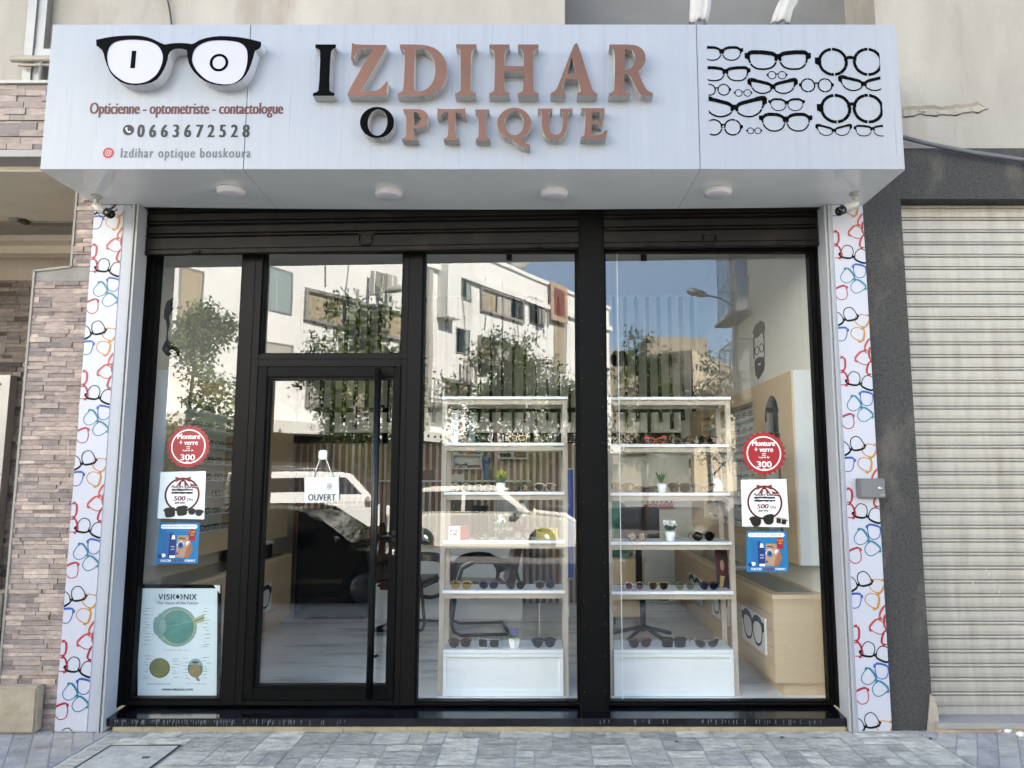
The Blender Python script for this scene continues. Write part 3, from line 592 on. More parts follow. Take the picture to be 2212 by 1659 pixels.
for st, x0, x1, y0, y1, th, c0, c1, gp in CUT:
    q = W(SPX((x0 + x1) / 2), SPY((y0 + y1) / 2), YF); b = MB()
    cl = (W(SPX(c0), SPY((y0 + y1) / 2), YF).x if c0 else -99, W(SPX(c1), SPY((y0 + y1) / 2), YF).x if c1 < 1e6 else 99)
    print_spec(b, st, (x1 - x0) * KM, (y1 - y0) * KM, th * KM * 1.25, q.x, q.z, 0, FY(YF - .0012), 0, cl, 72, tuple(round(g_ * 72 / 32) for g_ in gp))
    b.build('spectacle_cutout', m_blk, sg)
# soffit lamps
for k, px in enumerate((500, 840, 1197, 1551)):
    q = G(px, (408, 413, 413, 409)[k], ZS)
    lm = thing('ceiling_lamp', ['round white lamp under the sign, nearest the left camera', 'round white lamp under the sign, second from the left camera', 'round white lamp under the sign, second from the right camera', 'round white lamp under the sign, nearest the right camera'][k], 'lamp', (q.x, q.y, ZS), 'round lamps under the sign')
    zt_ = sag(q.x) + .004 if False else ZS - .006
    b = MB(); b.lathe([(.080, zt_), (.088, zt_ - .004), (.088, zt_ - .020)], (q.x, q.y, 0), 36); b.build('housing', M('lamp_rim', '#d6d3cf', .4), lm)
    b = MB(); b.lathe([(.0875, zt_ - .0202), (.083, zt_ - .030), (.06, zt_ - .036), (.01, zt_ - .038)], (q.x, q.y, 0), 36); b.build('diffuser', M('lamp_opal', '#e6dfe4', .35), lm)
# cameras
def cctv(px, py, sx, label):
    q = G(px, py, ZS); root = thing('security_camera', label, 'camera', (q.x, q.y, ZS))
    mw = M('camera_white', '#aeaca7', .35); b = MB(); b.lathe([(.034, ZS - .004), (.034, ZS - .010), (.024, ZS - .02)], (q.x, q.y, 0), 20); b.lathe([(.016, ZS - .02), (.014, ZS - .05), (.02, ZS - .056), (.012, ZS - .075)], (q.x, q.y, 0), 14); b.build('mount', mw, root)
    d = Vector((sx * .88, -.26, -.46)).normalized(); o = Vector((q.x, q.y, ZS - .072)) - d * .02
    b = MB(); b.tube([o, o + d * .012, o + d * .125], [.018, .028, .028], 16); b.build('body', mw, root)
    b = MB(); b.tube([o + d * .125, o + d * .165, o + d * .172], [.0295, .0295, .025], 16); fc = b.build('face', M('camera_black', '#0e0f10', .25), root)
    b = MB(); b.tube([o + d * .1722, o + d * .174], [.012, .010], 12); b.build('lens', M('camera_lens', '#3c3f44', .1), fc)
    if sx > 0:
        b = MB(); b.tube([o + Vector((-.01, .03, .0)), o + Vector((.02, .05, -.06)), o + Vector((.08, .05, -.05)), o + Vector((.12, .06, .0))], .004, 6); b.build('lead', M('black_rubber', '#26292b'), root)
cctv(209, 424, 1, 'white bullet security camera with a black face under the left end of the sign')
cctv(1846, 418, -1, 'white bullet security camera with a black face under the right end of the sign')

# ================================================================ printed columns
YC = -.155
m_pan = M('column_white', '#a6a9b1', .4, var=.05, vs=2, stretch=(1, 1, .3))
m_wrap = M('wrap_white', '#b4b5bd', .35)
PC = {'black': M('p_black', '#0b0b0d', .6, spec=.2), 'teal': M('p_teal', '#2a93ab', .4, var=.15, vs=6), 'blue': M('p_blue', '#2462c4', .4, var=.15, vs=6), 'red': M('p_red', '#c22c3c', .4, var=.1, vs=6), 'orange': M('p_orange', '#dd9a2e', .4), 'coral': M('p_coral', '#d8543f', .4, var=.15, vs=6)}
PN = list(PC)
PAT = [('black', 117, 0, 164), ('teal', 96, 170, -47), ('blue', 185, 112, -5), ('red', -10, 250, 15), ('black', 33, 375, 200), ('orange', 126, 438, 250), ('blue', -27, 480, -3), ('red', -4, 700, -84), ('coral', 166, 590, 52), ('red', 204, 640, 80)]
KP = .202 / 178
def column(xo, xi, wx0, wx1, zA, label):
    root = thing('column', label, 'column', ((xo + xi) / 2, YC, 0)); inner = 1 if xi > xo else -1
    lo, hi = min(xo, xi), max(xo, xi)
    b = MB(); b.box(lo + .003, hi - .003, YC + .004, -.002, .004, ZS - .003); b.build('core', m_pan, root)
    b = MB(); b.box(min(wx0, wx1), max(wx0, wx1), YC, YC + .0035, .012, ZS - .004); b.build('printed_wrap_base', m_wrap, root)
    b = MB(); zper = 750 * KP; z = zA + 8 * zper
    while z > -1:
        for nm, cx, cy, ang in PAT:
            print_spec(b, 'way', .194, .097, .0078, min(wx0, wx1) + cx * KP, z - cy * KP, R(ang), FY(YC - .0006), PN.index(nm), (min(wx0, wx1) + .001, max(wx0, wx1) - .001), 26, zc=(.013, ZS - .006))
        z -= zper
    b.build('spectacle_print', [PC[k] for k in PN], root)
    e = xi - inner * .035
    b = MB(); b.box(min(e, e + inner * .012), max(e, e + inner * .012), YC - .012, YC + .003, .004, ZS - .004); b.box(min(xi, xi - inner * .012), max(xi, xi - inner * .012), YC - .009, YC + .003, .004, ZS - .004); b.build('edge_bead', M('bead', '#c9c9c8', .45), root)
    return root
column(-2.985, -2.683, -2.984, -2.786, W(0, 1440, YC).z, 'white shopfront column with colourful spectacle prints, beside the stone pier')
column(2.172, 1.906, 2.170, 1.963, W(0, 822, YC).z, 'white shopfront column with colourful spectacle prints, beside the charcoal wall')
kb = thing('meter_box', 'small grey steel lock box fixed on the right printed column', 'box', W(1883, 1056, YC))
q0, q1 = W(1855, 1076, YC - .04), W(1911, 1034, YC - .04); m_box = M('box_grey', '#8d8e90', .45, .3, var=.06)
boxo('body', m_box, kb, q0.x, q1.x, YC - .04, YC - .003, q0.z, q1.z, bevel=.003)
boxo('door', m_box, kb, q0.x + .012, q1.x - .004, YC - .045, YC - .0405, q0.z + .003, q1.z - .003, bevel=.002)
q = W(1902, 1055, YC - .05); b = MB(); b.lathe([(.013, YC - .0455), (.013, YC - .05), (.007, YC - .051), (.006, YC - .054)], (q.x, 0, q.z), 16, ax='y'); b.build('lock', M('chrome', '#c9c9c9', .25, 1.0), kb)
b = MB(); q = W(1900, 1069, YC); b.text('KSS', q.x, q.z, .03, .011, FY(YC - .0456)); b.build('lettering', M('kss', '#a6a7a9', .5), kb)

# grit, gum and leaf scraps on the paving along the step
random.seed(31); kinds = {'pebble': (M('pebble', '#4a4742', .9), 'pebble'), }
for k, (px, py, lab) in enumerate(((1462, 1604, 'small dark pebble on the paving below the riveted post'), (2010, 1598, 'small dark crumb of dirt on the paving below the charcoal pier'), (1690, 1596, 'small dark stone on the paving below the widest window'))):
    q = G(px, py); b = MB(); r = (.008, .011, .014)[k]; b.lathe([(r * .5, 0), (r, r * .3), (r * .7, r * .7), (r * .1, r * .8)], (q.x, q.y, .0015), 8); b.v = [(x + random.uniform(-.003, .003), y + random.uniform(-.003, .003), max(.0012, z)) for x, y, z in b.v]
    tag(b.build('pebble', M('pebble', '#4a4742', .9)), lab, 'pebble')
# ================================================================ shopfront: step, black steel, shutters, glazing
m_bm = M('black_marble', '#0b0c10', .12, var=.5, vs=14, stain='#2a2d35', stain_s=3, stain_a=.6, spec=.6)
st = thing('entrance_step', 'low polished black stone step along the whole shopfront with a chalky front edge', 'step', (-.4, -.1, 0))
b = MB(); xs = [-2.68, G(700, 1540, .09).x, W(1256, 1540, -.05).x, 1.905]
for a, c in zip(xs[:-1], xs[1:]):
    a += .0015; c -= .0015; b.hexa([(a, -.128, .028), (c, -.128, .028), (c, .2, .028), (a, .2, .028), (a, -.128, .076), (c, -.128, .076), (c, .2, .104), (a, .2, .104)])
STEP = b
b = MB(); x = -2.64
random.seed(8)
while x < 1.90:
    l = random.uniform(.17, .24); b.box(x + .001, min(x + l, 1.9) - .001, -.133, -.1, 0.0005, .0265); x += l
b.build('skirting', M('cream_skirting', '#c9b791', .8, var=.2, vs=8, stain='#8f7f63', stain_a=.6), st)
random.seed(15)
for _ in range(150):
    x = random.choice([random.uniform(-2.66, -1.2), random.uniform(-2.66, -1.5), random.uniform(.35, 1.75)]); h = random.uniform(.008, .034); ww = random.uniform(.002, .006); zt_ = random.uniform(.062, .071)
    STEP.face([(x, -.1290, zt_ - h), (x + ww * .6, -.1290, zt_ - h - .002), (x + ww, -.1290, zt_), (x, -.1290, zt_)], 1)
STEP.build('slab', [m_bm, M('chalk', '#62656c', .9)], st)

m_fr = M('frame_black', '#0c0a0a', .45, .0, var=.2, vs=6, stretch=(1, 1, .3), spec=.14, rvar=.08)
m_fr2 = M('frame_black2', '#050505', .5, .0, var=.25, vs=5, spec=.12)
m_glass = glassmat('shop_glass', (.975, .99, .983), .095, .8, .0005)
YFR, YGL = .04, .105          # front of the frames, plane of the panes
HZ = 1035
X_ = lambda px: W(px, HZ, YFR).x
ZB = .104; ZTP = 3.16
m_sl = M('shutter_black', '#0f0b08', .5, .0, spec=.22, var=.3, vs=4, stretch=(1.5, 1, 4), stain='#3a3129', stain_s=4, stain_a=.4, rvar=.1)
# black post between the shutters, guides
xp0, xp1 = W(1253, HZ, -.03).x, W(1309.5, HZ, -.03).x
po = thing('steel_post', 'riveted black steel post between the two shop windows', 'post', ((xp0 + xp1) / 2, -.03, .09))
boxo('column', m_fr2, po, xp0, xp1, -.03, .2, .085, ZS - .02, bevel=.003)
b = MB(); b.box(xp1 - .016, xp1 - .002, -.036, -.031, .1, 3.1); b.box(xp0 + .003, xp0 + .012, -.034, -.031, .1, 3.1)
b.build('guide_lip', m_fr2, po)
random.seed(5)
for k in range(15):
    for x in (xp0 + .02, xp1 - .02):
        z = .2 + k * .2 + random.uniform(-.03, .03); b = MB(); b.lathe([(.004, -.0305), (.003, -.035)], (x, 0, z), 8, ax='y'); b.build('rivet', M('rivet', '#4b4845', .5, .6), po)
for nm, xa_, xb_, lab in (('left', -2.684, X_(295), ''), ('right', X_(1781), 1.907, '')):
    o = boxo('shutter_guide', m_fr2, None, xa_ + .001, xb_, -.02, .2, .105, ZS - .02, bevel=.002)
    tag(o, 'narrow black steel shutter guide beside the column next to the %s' % ('stone pier' if nm == 'left' else 'charcoal wall'), 'guide rail')
# shutter hood (dark void above) and the two raised shutters
hd = boxo('shutter_hood', M('hood_black', '#0a0908', .7), None, -2.67, 1.895, .02, .10, 3.17, 3.42); tag(hd, 'dark shutter hood above both windows under the sign', 'shutter box')
def half_shutter(x0, x1, zl, zr, label, hpx, lpx):
    Y = -.045; root = thing('roller_shutter', label, 'roller shutter', ((x0 + x1) / 2, Y, zl))
    prof = [(.02, 0), (-.004, 0), (-.012, .006), (-.012, .03), (-.002, .034), (-.002, .038), (-.008, .042), (-.010, .115), (-.004, .12), (.0, .124)]
    z = .124
    for k in range(4):
        prof += [(-.002, z), (-.012, z + .006), (-.012, z + .014), (-.002, z + .02), (.002, z + .024), (-.006, z + .03), (-.008, z + .075), (.0, z + .082), (.002, z + .088)]; z += .088
    b = MB(); n = 1
    zz = lambda x: zl + (zr - zl) * (x - x0) / (x1 - x0)
    for (ya, za), (yb, zb_) in zip(prof[:-1], prof[1:]):
        if zb_ + min(zl, zr) > 3.40: break
        b.face([(x0, Y + ya, zz(x0) + za), (x1, Y + ya, zz(x1) + za), (x1, Y + yb, zz(x1) + zb_), (x0, Y + yb, zz(x0) + zb_)])
    b.face([(x0, Y + .02, zz(x0)), (x1, Y + .02, zz(x1)), (x1, Y + .022, 3.4), (x0, Y + .022, 3.4)])
    b.build('slat_curtain', m_sl, root)
    b = MB(); q = W(hpx, 517, Y - .015); hw, hh = .043, .052
    b.tube([(q.x - hw, Y - .012, q.z + hh * .7), (q.x - hw, Y - .02, q.z - hh * .4), (q.x - hw * .6, Y - .022, q.z - hh * .75), (q.x + hw * .6, Y - .022, q.z - hh * .75), (q.x + hw, Y - .02, q.z - hh * .4), (q.x + hw, Y - .012, q.z + hh * .7)], .0045, 8)
    b.box(q.x - hw - .012, q.x + hw + .012, Y - .016, Y - .007, q.z + hh * .55, q.z + hh * .85); b.build('ring_handle', m_sl, root)
    for p in lpx:
        q = W(p, 532, Y); b = MB(); zq = zz(q.x); b.box(q.x - .028, q.x + .028, Y - .028, Y - .0125, zq + .008, zq + .026); b.box(q.x - .012, q.x + .03, Y - .034, Y - .029, zq + .014, zq + .022); b.build('latch', m_sl, root)
    return root
zq = lambda px, py: W(px, py, -.06).z
half_shutter(-2.68, xp0 - .002, zq(320, 551), zq(1252, 536), 'wide blackish roller shutter rolled up above the glass door, hanging slightly askew', 790, (425, 1160))
half_shutter(xp1 + .002, 1.903, zq(1310, 536), zq(1760, 530), 'narrower blackish roller shutter rolled up above the window beside the charcoal wall', 1533, (1400, 1685))

def pane(parent, x0, x1, z0, z1, Y=YGL, name='pane'):
    b = MB(); b.face([(x0, Y, z0), (x1, Y, z0), (x1, Y, z1), (x0, Y, z1)]); return b.build(name, m_glass, parent)
def framed(root, x0, x1, z0, z1, wl, wr, wb, wt, y0=YFR, y1=.13, step=.012):
    b = MB()
    b.box(x0, x0 + wl, y0, y1, z0, z1); b.box(x1 - wr, x1, y0, y1, z0, z1); b.box(x0 + wl, x1 - wr, y0 + .001, y1 - .001, z0, z0 + wb); b.box(x0 + wl, x1 - wr, y0 + .001, y1 - .001, z1 - wt, z1)
    o = b.build('frame', m_fr, root, bevel=.003)
    b = MB(); s = .012      # glazing bead, a step behind the frame face
    b.box(x0 + wl, x0 + wl + s, y0 + .02, y1 - .005, z0 + wb, z1 - wt); b.box(x1 - wr - s, x1 - wr, y0 + .02, y1 - .005, z0 + wb, z1 - wt)
    b.box(x0 + wl + s, x1 - wr - s, y0 + .021, y1 - .006, z0 + wb, z0 + wb + s); b.box(x0 + wl + s, x1 - wr - s, y0 + .021, y1 - .006, z1 - wt - s, z1 - wt)
    b.build('glazing_bead', m_fr2, root)
    return (x0 + wl + s - .004, x1 - wr - s + .004, z0 + wb + s - .004, z1 - wt - s + .004)
wl_ = thing('shop_window', 'tall narrow shop window left of the door, with stickers and a framed eye poster behind', 'shop window', (X_(390), YFR, ZB))
g1 = framed(wl_, X_(295) + .001, X_(530), ZB, ZTP, X_(305) - X_(295), X_(530) - X_(500), W(390, 1511, YFR).z - ZB - .012, .03); pane(wl_, *g1)
tr = thing('transom_window', 'black framed fixed window above the glass door', 'window', (X_(700), YFR, 2.2))
xd0, xd1 = X_(530) + .001, X_(874); zt0 = W(700, 776, YFR).z
g2 = framed(tr, xd0, xd1, zt0, ZTP, X_(545) - X_(530), X_(874) - X_(861), W(700, 762, YFR).z - zt0 - .012, .03); pane(tr, *g2)
wc = thing('shop_window', 'wide shop window between the door and the riveted black post, display shelves behind', 'shop window', (X_(1080), YFR, ZB))
g3 = framed(wc, xd1 + .001, xp0 - .001, ZB, ZTP, X_(904) - X_(874), .008, W(1100, 1517, YFR).z - ZB - .012, .03); pane(wc, *g3)
wr_ = thing('shop_window', 'wide shop window right of the riveted black post, stickers on its right side', 'shop window', (X_(1550), YFR, ZB))
g4 = framed(wr_, xp1 + .001, X_(1781) - .001, ZB, ZTP, .008, X_(1781) - X_(1776), W(1500, 1517, YFR).z - ZB - .012, .03)
xj = W(1339, HZ, YGL).x; pane(wr_, g4[0], xj - .002, *g4[2:]); pane(wr_, xj + .002, g4[1], *g4[2:])
b = MB(); b.box(xj - .002, xj + .002, YGL - .004, YGL + .004, g4[2], g4[3]); b.build('glass_joint', M('silicone', '#dfe5e2', .3), wr_)
b = MB()
for px in (1100, 1390): q = W(px, 560, YGL); b.box(q.x - .02, q.x + .02, YGL - .012, YGL - .002, q.z - .015, q.z + .03)
b.build('glass_clip', m_fr2, wr_)
# door
dr = thing('entrance_door', 'black framed glass entrance door with a long vertical pull handle', 'door', ((xd0 + xd1) / 2, YFR, ZB))
zd1 = zt0 - .001; yo = YFR
b = MB(); jl = X_(546) - xd0; jr = xd1 - X_(862)
b.box(xd0, xd0 + jl, yo, .13, ZB, zd1); b.box(xd1 - jr, xd1, yo, .13, ZB, zd1); b.box(xd0 + jl, xd1 - jr, yo + .001, .129, zd1 - .05, zd1); b.box(xd0 + jl, xd1 - jr, yo + .001, .129, ZB, ZB + .03); b.build('door_frame', m_fr, dr, bevel=.003)
lx0, lx1 = xd0 + jl + .004, xd1 - jr - .004; lz0, lz1 = ZB + .034, zd1 - .054; ly = yo - .006
lf = MB(); wS = X_(572) - lx0 - .012; wSr = lx1 - X_(843) - .012
lf.box(lx0, lx0 + wS, ly, .125, lz0, lz1); lf.box(lx1 - wSr, lx1, ly, .125, lz0, lz1); lf.box(lx0 + wS, lx1 - wSr, ly + .001, .124, lz0, lz0 + .075); lf.box(lx0 + wS, lx1 - wSr, ly + .001, .124, lz1 - .068, lz1)
leaf = lf.build('leaf', m_fr2, dr, bevel=.006)
pane(dr, lx0 + wS - .004, lx1 - wSr + .004, lz0 + .07, lz1 - .062)
b = MB(); s_ = .014; b.box(lx0 + wS, lx0 + wS + s_, ly + .02, .11, lz0 + .075, lz1 - .068); b.box(lx1 - wSr - s_, lx1 - wSr, ly + .02, .11, lz0 + .075, lz1 - .068); b.box(lx0 + wS + s_, lx1 - wSr - s_, ly + .021, .109, lz0 + .075, lz0 + .075 + s_); b.box(lx0 + wS + s_, lx1 - wSr - s_, ly + .021, .109, lz1 - .068 - s_, lz1 - .068); b.build('glazing_bead', m_fr, dr)
yh = -.035; xh = W(810.5, HZ, yh).x; zh0, zh1 = W(790, 1511, yh).z, W(816, 796, yh).z
b = MB(); b.tube([(xh, yh, zh0), (xh, yh, zh1)], .0225, 18); hb = b.build('pull_handle', M('handle_black', '#0a0a0a', .35, spec=.35), dr)
b = MB()
for z in (zh0 + .25, zh1 - .25): b.tube([(xh, yh + .02, z), (xh + .03, ly + .004, z)], .009, 10)
b.build('standoff', M('handle_black', '#131212'), hb)
q = W(851, 1158, ly); xl_ = min(q.x, lx1 - .02); m_h = M('handle_black', '#131212')
b = MB(); b.box(xl_ - .013, xl_ + .013, ly - .010, ly - .0005, q.z - .035, q.z + .035); lh_ = b.build('lever_plate', m_h, dr, bevel=.004)
b = MB(); b.tube([(xl_, ly - .01, q.z), (xl_, ly - .045, q.z), (xl_ - .012, ly - .052, q.z), (xl_ - .10, ly - .052, q.z + .002)], .0085, 10); b.build('lever', m_h, lh_)
q2 = W(851, 1192, ly); b = MB(); b.prism(rrect(xl_, q2.z, .026, .06, .012), FY(ly), .0005, .006); lk = b.build('lock_plate', m_h, dr)
b = MB(); b.lathe([(.0085, ly - .006), (.0085, ly - .013)], (xl_, 0, q2.z + .008), 14, ax='y'); b.box(xl_ - .004, xl_ + .004, ly - .012, ly - .006, q2.z - .018, q2.z + .004); b.build('cylinder', M('chrome', '#c9c9c9', .25, 1.0), lk)
# hanging OPEN board inside the door glass
YO = YGL - .012
ob = thing('open_sign', 'white hanging board reading OUVERT on the door glass, hung by two cords from a hook', 'sign', W(697, 1050, YO))
m_wp = M('sign_white', '#d4d4d0', .5)
pl = [W(x, y, YO) for x, y in ((658, 1087), (733, 1081), (732, 1030), (658, 1032))]; b = MB(); b.prism([(p.x, p.z) for p in pl], FY(YO), 0, .003); b.build('board', m_wp, ob)
q = W(698, 983, YO); b = MB(); b.prism(rrect(q.x, q.z, .057, .064, .016), FY(YO), 0, .009); b.build('hook', m_wp, ob)
b = MB(); b.bar(W(692, 990, YO), W(677, 1031, YO), .006); b.bar(W(704, 990, YO), W(719, 1031, YO), .006); b.build('cord', m_wp, ob)
tline('OUVERT', 666, 725, 1068, 1082, 'dark_letter', '#24272b', .0, 1.05, ob, YO - .0035, fat=.04)
b = MB(); q = W(712, 1051, YO); mp = FY(YO - .0034)
for r in (.017, .010): b.prism([(q.x + r * math.cos(i * .3142), q.z + r * .72 * math.sin(i * .3142)) for i in range(20)], mp, 0, 0, 0, holes=[[(q.x + r * .84 * math.cos(i * .3142), q.z + r * .58 * math.sin(i * .3142)) for i in range(20)]])
b.prism([(q.x + .004 * math.cos(i * .7), q.z + .004 * math.sin(i * .7)) for i in range(9)], mp, 0, 0)
for i in range(7):
    for s in (1, -1):
        x = q.x - .015 + .005 * i; b.bar((x, YO - .0036, q.z + s * .0155), (x + (i - 3) * .0008, YO - .0036, q.z + s * .022), .0013)
b.build('eye_emblem', M('dark_letter', '#3c4046'), ob)

# ================================================================ stickers on the panes
YK = YGL - .004
def starburst(cx, cy, lab):
    c = W(cx, cy, YK); r = .151; root = thing('sticker', lab, 'sticker', c, 'red starburst price stickers'); n = 24; mp = FY(YK)
    b = MB(); b.prism([(c.x + (r if i % 2 == 0 else r * .9) * math.sin(math.pi * i / n), c.z + (r if i % 2 == 0 else r * .9) * math.cos(math.pi * i / n)) for i in range(2 * n)], mp, 0, .0006); b.build('backing', M('sticker_red', '#c8202c', .35), root)
    b = MB(); b.prism([(c.x + .117 * math.cos(i * math.pi / 24), c.z + .117 * math.sin(i * math.pi / 24)) for i in range(48)], mp, .0008, .0008, 0, holes=[[(c.x + .108 * math.cos(i * math.pi / 24), c.z + .108 * math.sin(i * math.pi / 24)) for i in range(48)]])
    b.build('ring', M('sticker_white', '#f4f2ee', .4), root); k = .151 / 48.5
    b = MB(); mp2 = FY(YK - .001)
    for tx_, dy, wd_, h_, bo in (('Monture', 22, 49, 11.5, .035), ('+ verre', 8, 40, 9.5, .03), ('=', -2, 8, 5, .05), ('à partir de', -8.7, 23, 5, .03), ('300', -23.5, 31, 13, .03), ('dhs', -33.5, 8.5, 4.3, .03)): b.text(tx_, c.x, c.z + dy * k, wd_ * k, h_ * k, mp2, 0, fat=.05 if len(tx_) > 1 else 0)
    b.build('lettering', M('sticker_white', '#f4f2ee'), root)
starburst(407, 965, 'red starburst price sticker above the white ring sticker on the narrow window')
starburst(1650, 980, 'red starburst price sticker above the white ring sticker on the widest window')
def quad_px(mb, pts, Y, m=0, c=None): mb.face([W(x, y, Y) for x, y in pts], m, c)
def gift(cx, cy, extra, lab):
    root = thing('sticker', lab, 'sticker', W(cx, cy, YK), 'square gift ring stickers'); c = W(cx, cy, YK); k = .1545 / 50.0; mp = FY(YK)
    P = lambda x, y: (c.x + x * k, c.z + y * k)
    b = MB(); b.prism([P(-51, -50), P(51, -52), P(49, 52), P(-50, 50)], mp, 0, .0006); b.build('backing', M('sticker_pale', '#e2eae8', .35), root)
    b = MB(); el = lambda rx, ry, cy_: [P(rx * math.cos(i * math.pi / 24), cy_ + ry * math.sin(i * math.pi / 24)) for i in range(48)]
    b.prism(el(38.5, 37, 1), mp, .0008, .0008, 0); b.prism(el(34, 33, 1), mp, .0012, .0012, 1)
    for s in (1, -1): b.prism([P(0, 35), P(s * 17, 40), P(s * 16, 28)], mp, .0016, .0016, 2); b.prism([P(s * 2, 33), P(s * 6, 31), P(s * 15, 18), P(s * 8, 21), P(s * 5, 15)], mp, .0015, .0015, 2)
    b.prism([P(-4, 37), P(4, 37), P(4, 29), P(-4, 29)], mp, .002, .002, 0)
    b.prism([P(16, 26), P(33, 20), P(36, 12), P(18, 17)], mp, .002, .002, 2); b.build('gift_ring', [M('ring_red', '#6f1519', .4), M('sticker_white', '#f4f2ee'), M('bow_red', '#a3231f', .35)], root)
    b = MB(); mp2 = FY(YK - .0022)
    b.text('Monture solaire', *P(0, 18), 48 * k, 6.5 * k, mp2, 0, .25, fat=.04); b.text('500', *P(-5, -7), 25 * k, 10 * k, mp2, 2, .15, fat=.06); b.text('Dhs', *P(18, -9), 13 * k, 6.5 * k, mp2, 0, 0, .02); b.text('800 Dhs', *P(-4, -16.5), 22 * k, 5 * k, mp2, 0, .25, .02); b.text('OFFRE SPÉCIALE', *P(26, 18.7), 15 * k, 3 * k, FY(YK - .0028), 3)
    random.seed(int(cx)); 
    for yy in (11.5, 5):
        up = [P(-23 + i * 4.6, yy + 2 + random.uniform(-.7, .7)) for i in range(11)]; dn = [P(-23 + i * 4.6, yy - 2 + random.uniform(-.7, .7)) for i in range(11)]; b.prism(up + dn[::-1], mp2, 0, 0, 1)
    b.prism([P(-15, -17.4), P(8, -14.8), P(8, -15.6), P(-15, -18.2)], FY(YK - .0026), 0, 0, 0)
    b.build('lettering', [M('ink_black', '#16161c', .5), M('ink_navy', '#1b1f3c', .5), M('ink_wine', '#7d1535', .5), M('sticker_white', '#f4f2ee')], root)
    b = MB(); mg = FY(YK - .003)
    for (st, w_, h_, x, y, a, m1) in extra:
        ca, sa = math.cos(R(a)), math.sin(R(a)); qs, ls = spec2d(st, w_ * k, h_ * k, 1.6 * k, 20); X0_, Z0_ = P(x, y); T = lambda p: (X0_ + p[0] * ca - p[1] * sa, YK - .003, Z0_ + p[0] * sa + p[1] * ca)
        for l in ls: b.face([T(p) for p in l], 1)
        for i, q_ in enumerate(qs): b.face([(lambda v: (v[0], v[1] - .0003 - .0001 * (i % 5), v[2]))(T(p)) for p in q_], m1)
    b.build('printed_sunglasses', [M('print_tortoise', '#2b201b', .4), M('print_lens', '#171413', .3), M('print_creme', '#b9ad9c', .4)], root)
gift(393.5, 1070, [('sq', 52, 21, -11, -36, 8, 0), ('way', 34, 14, 31, -37, -10, 0)], 'square white sticker with red ring, bow and black sunglasses on the narrow window')
gift(1652, 1087, [('way', 54, 22, -7, -38, 8, 0), ('sq', 26, 14, 34, -39, -12, 2)], 'square white sticker with red ring, bow and tortoiseshell sunglasses on the widest window')
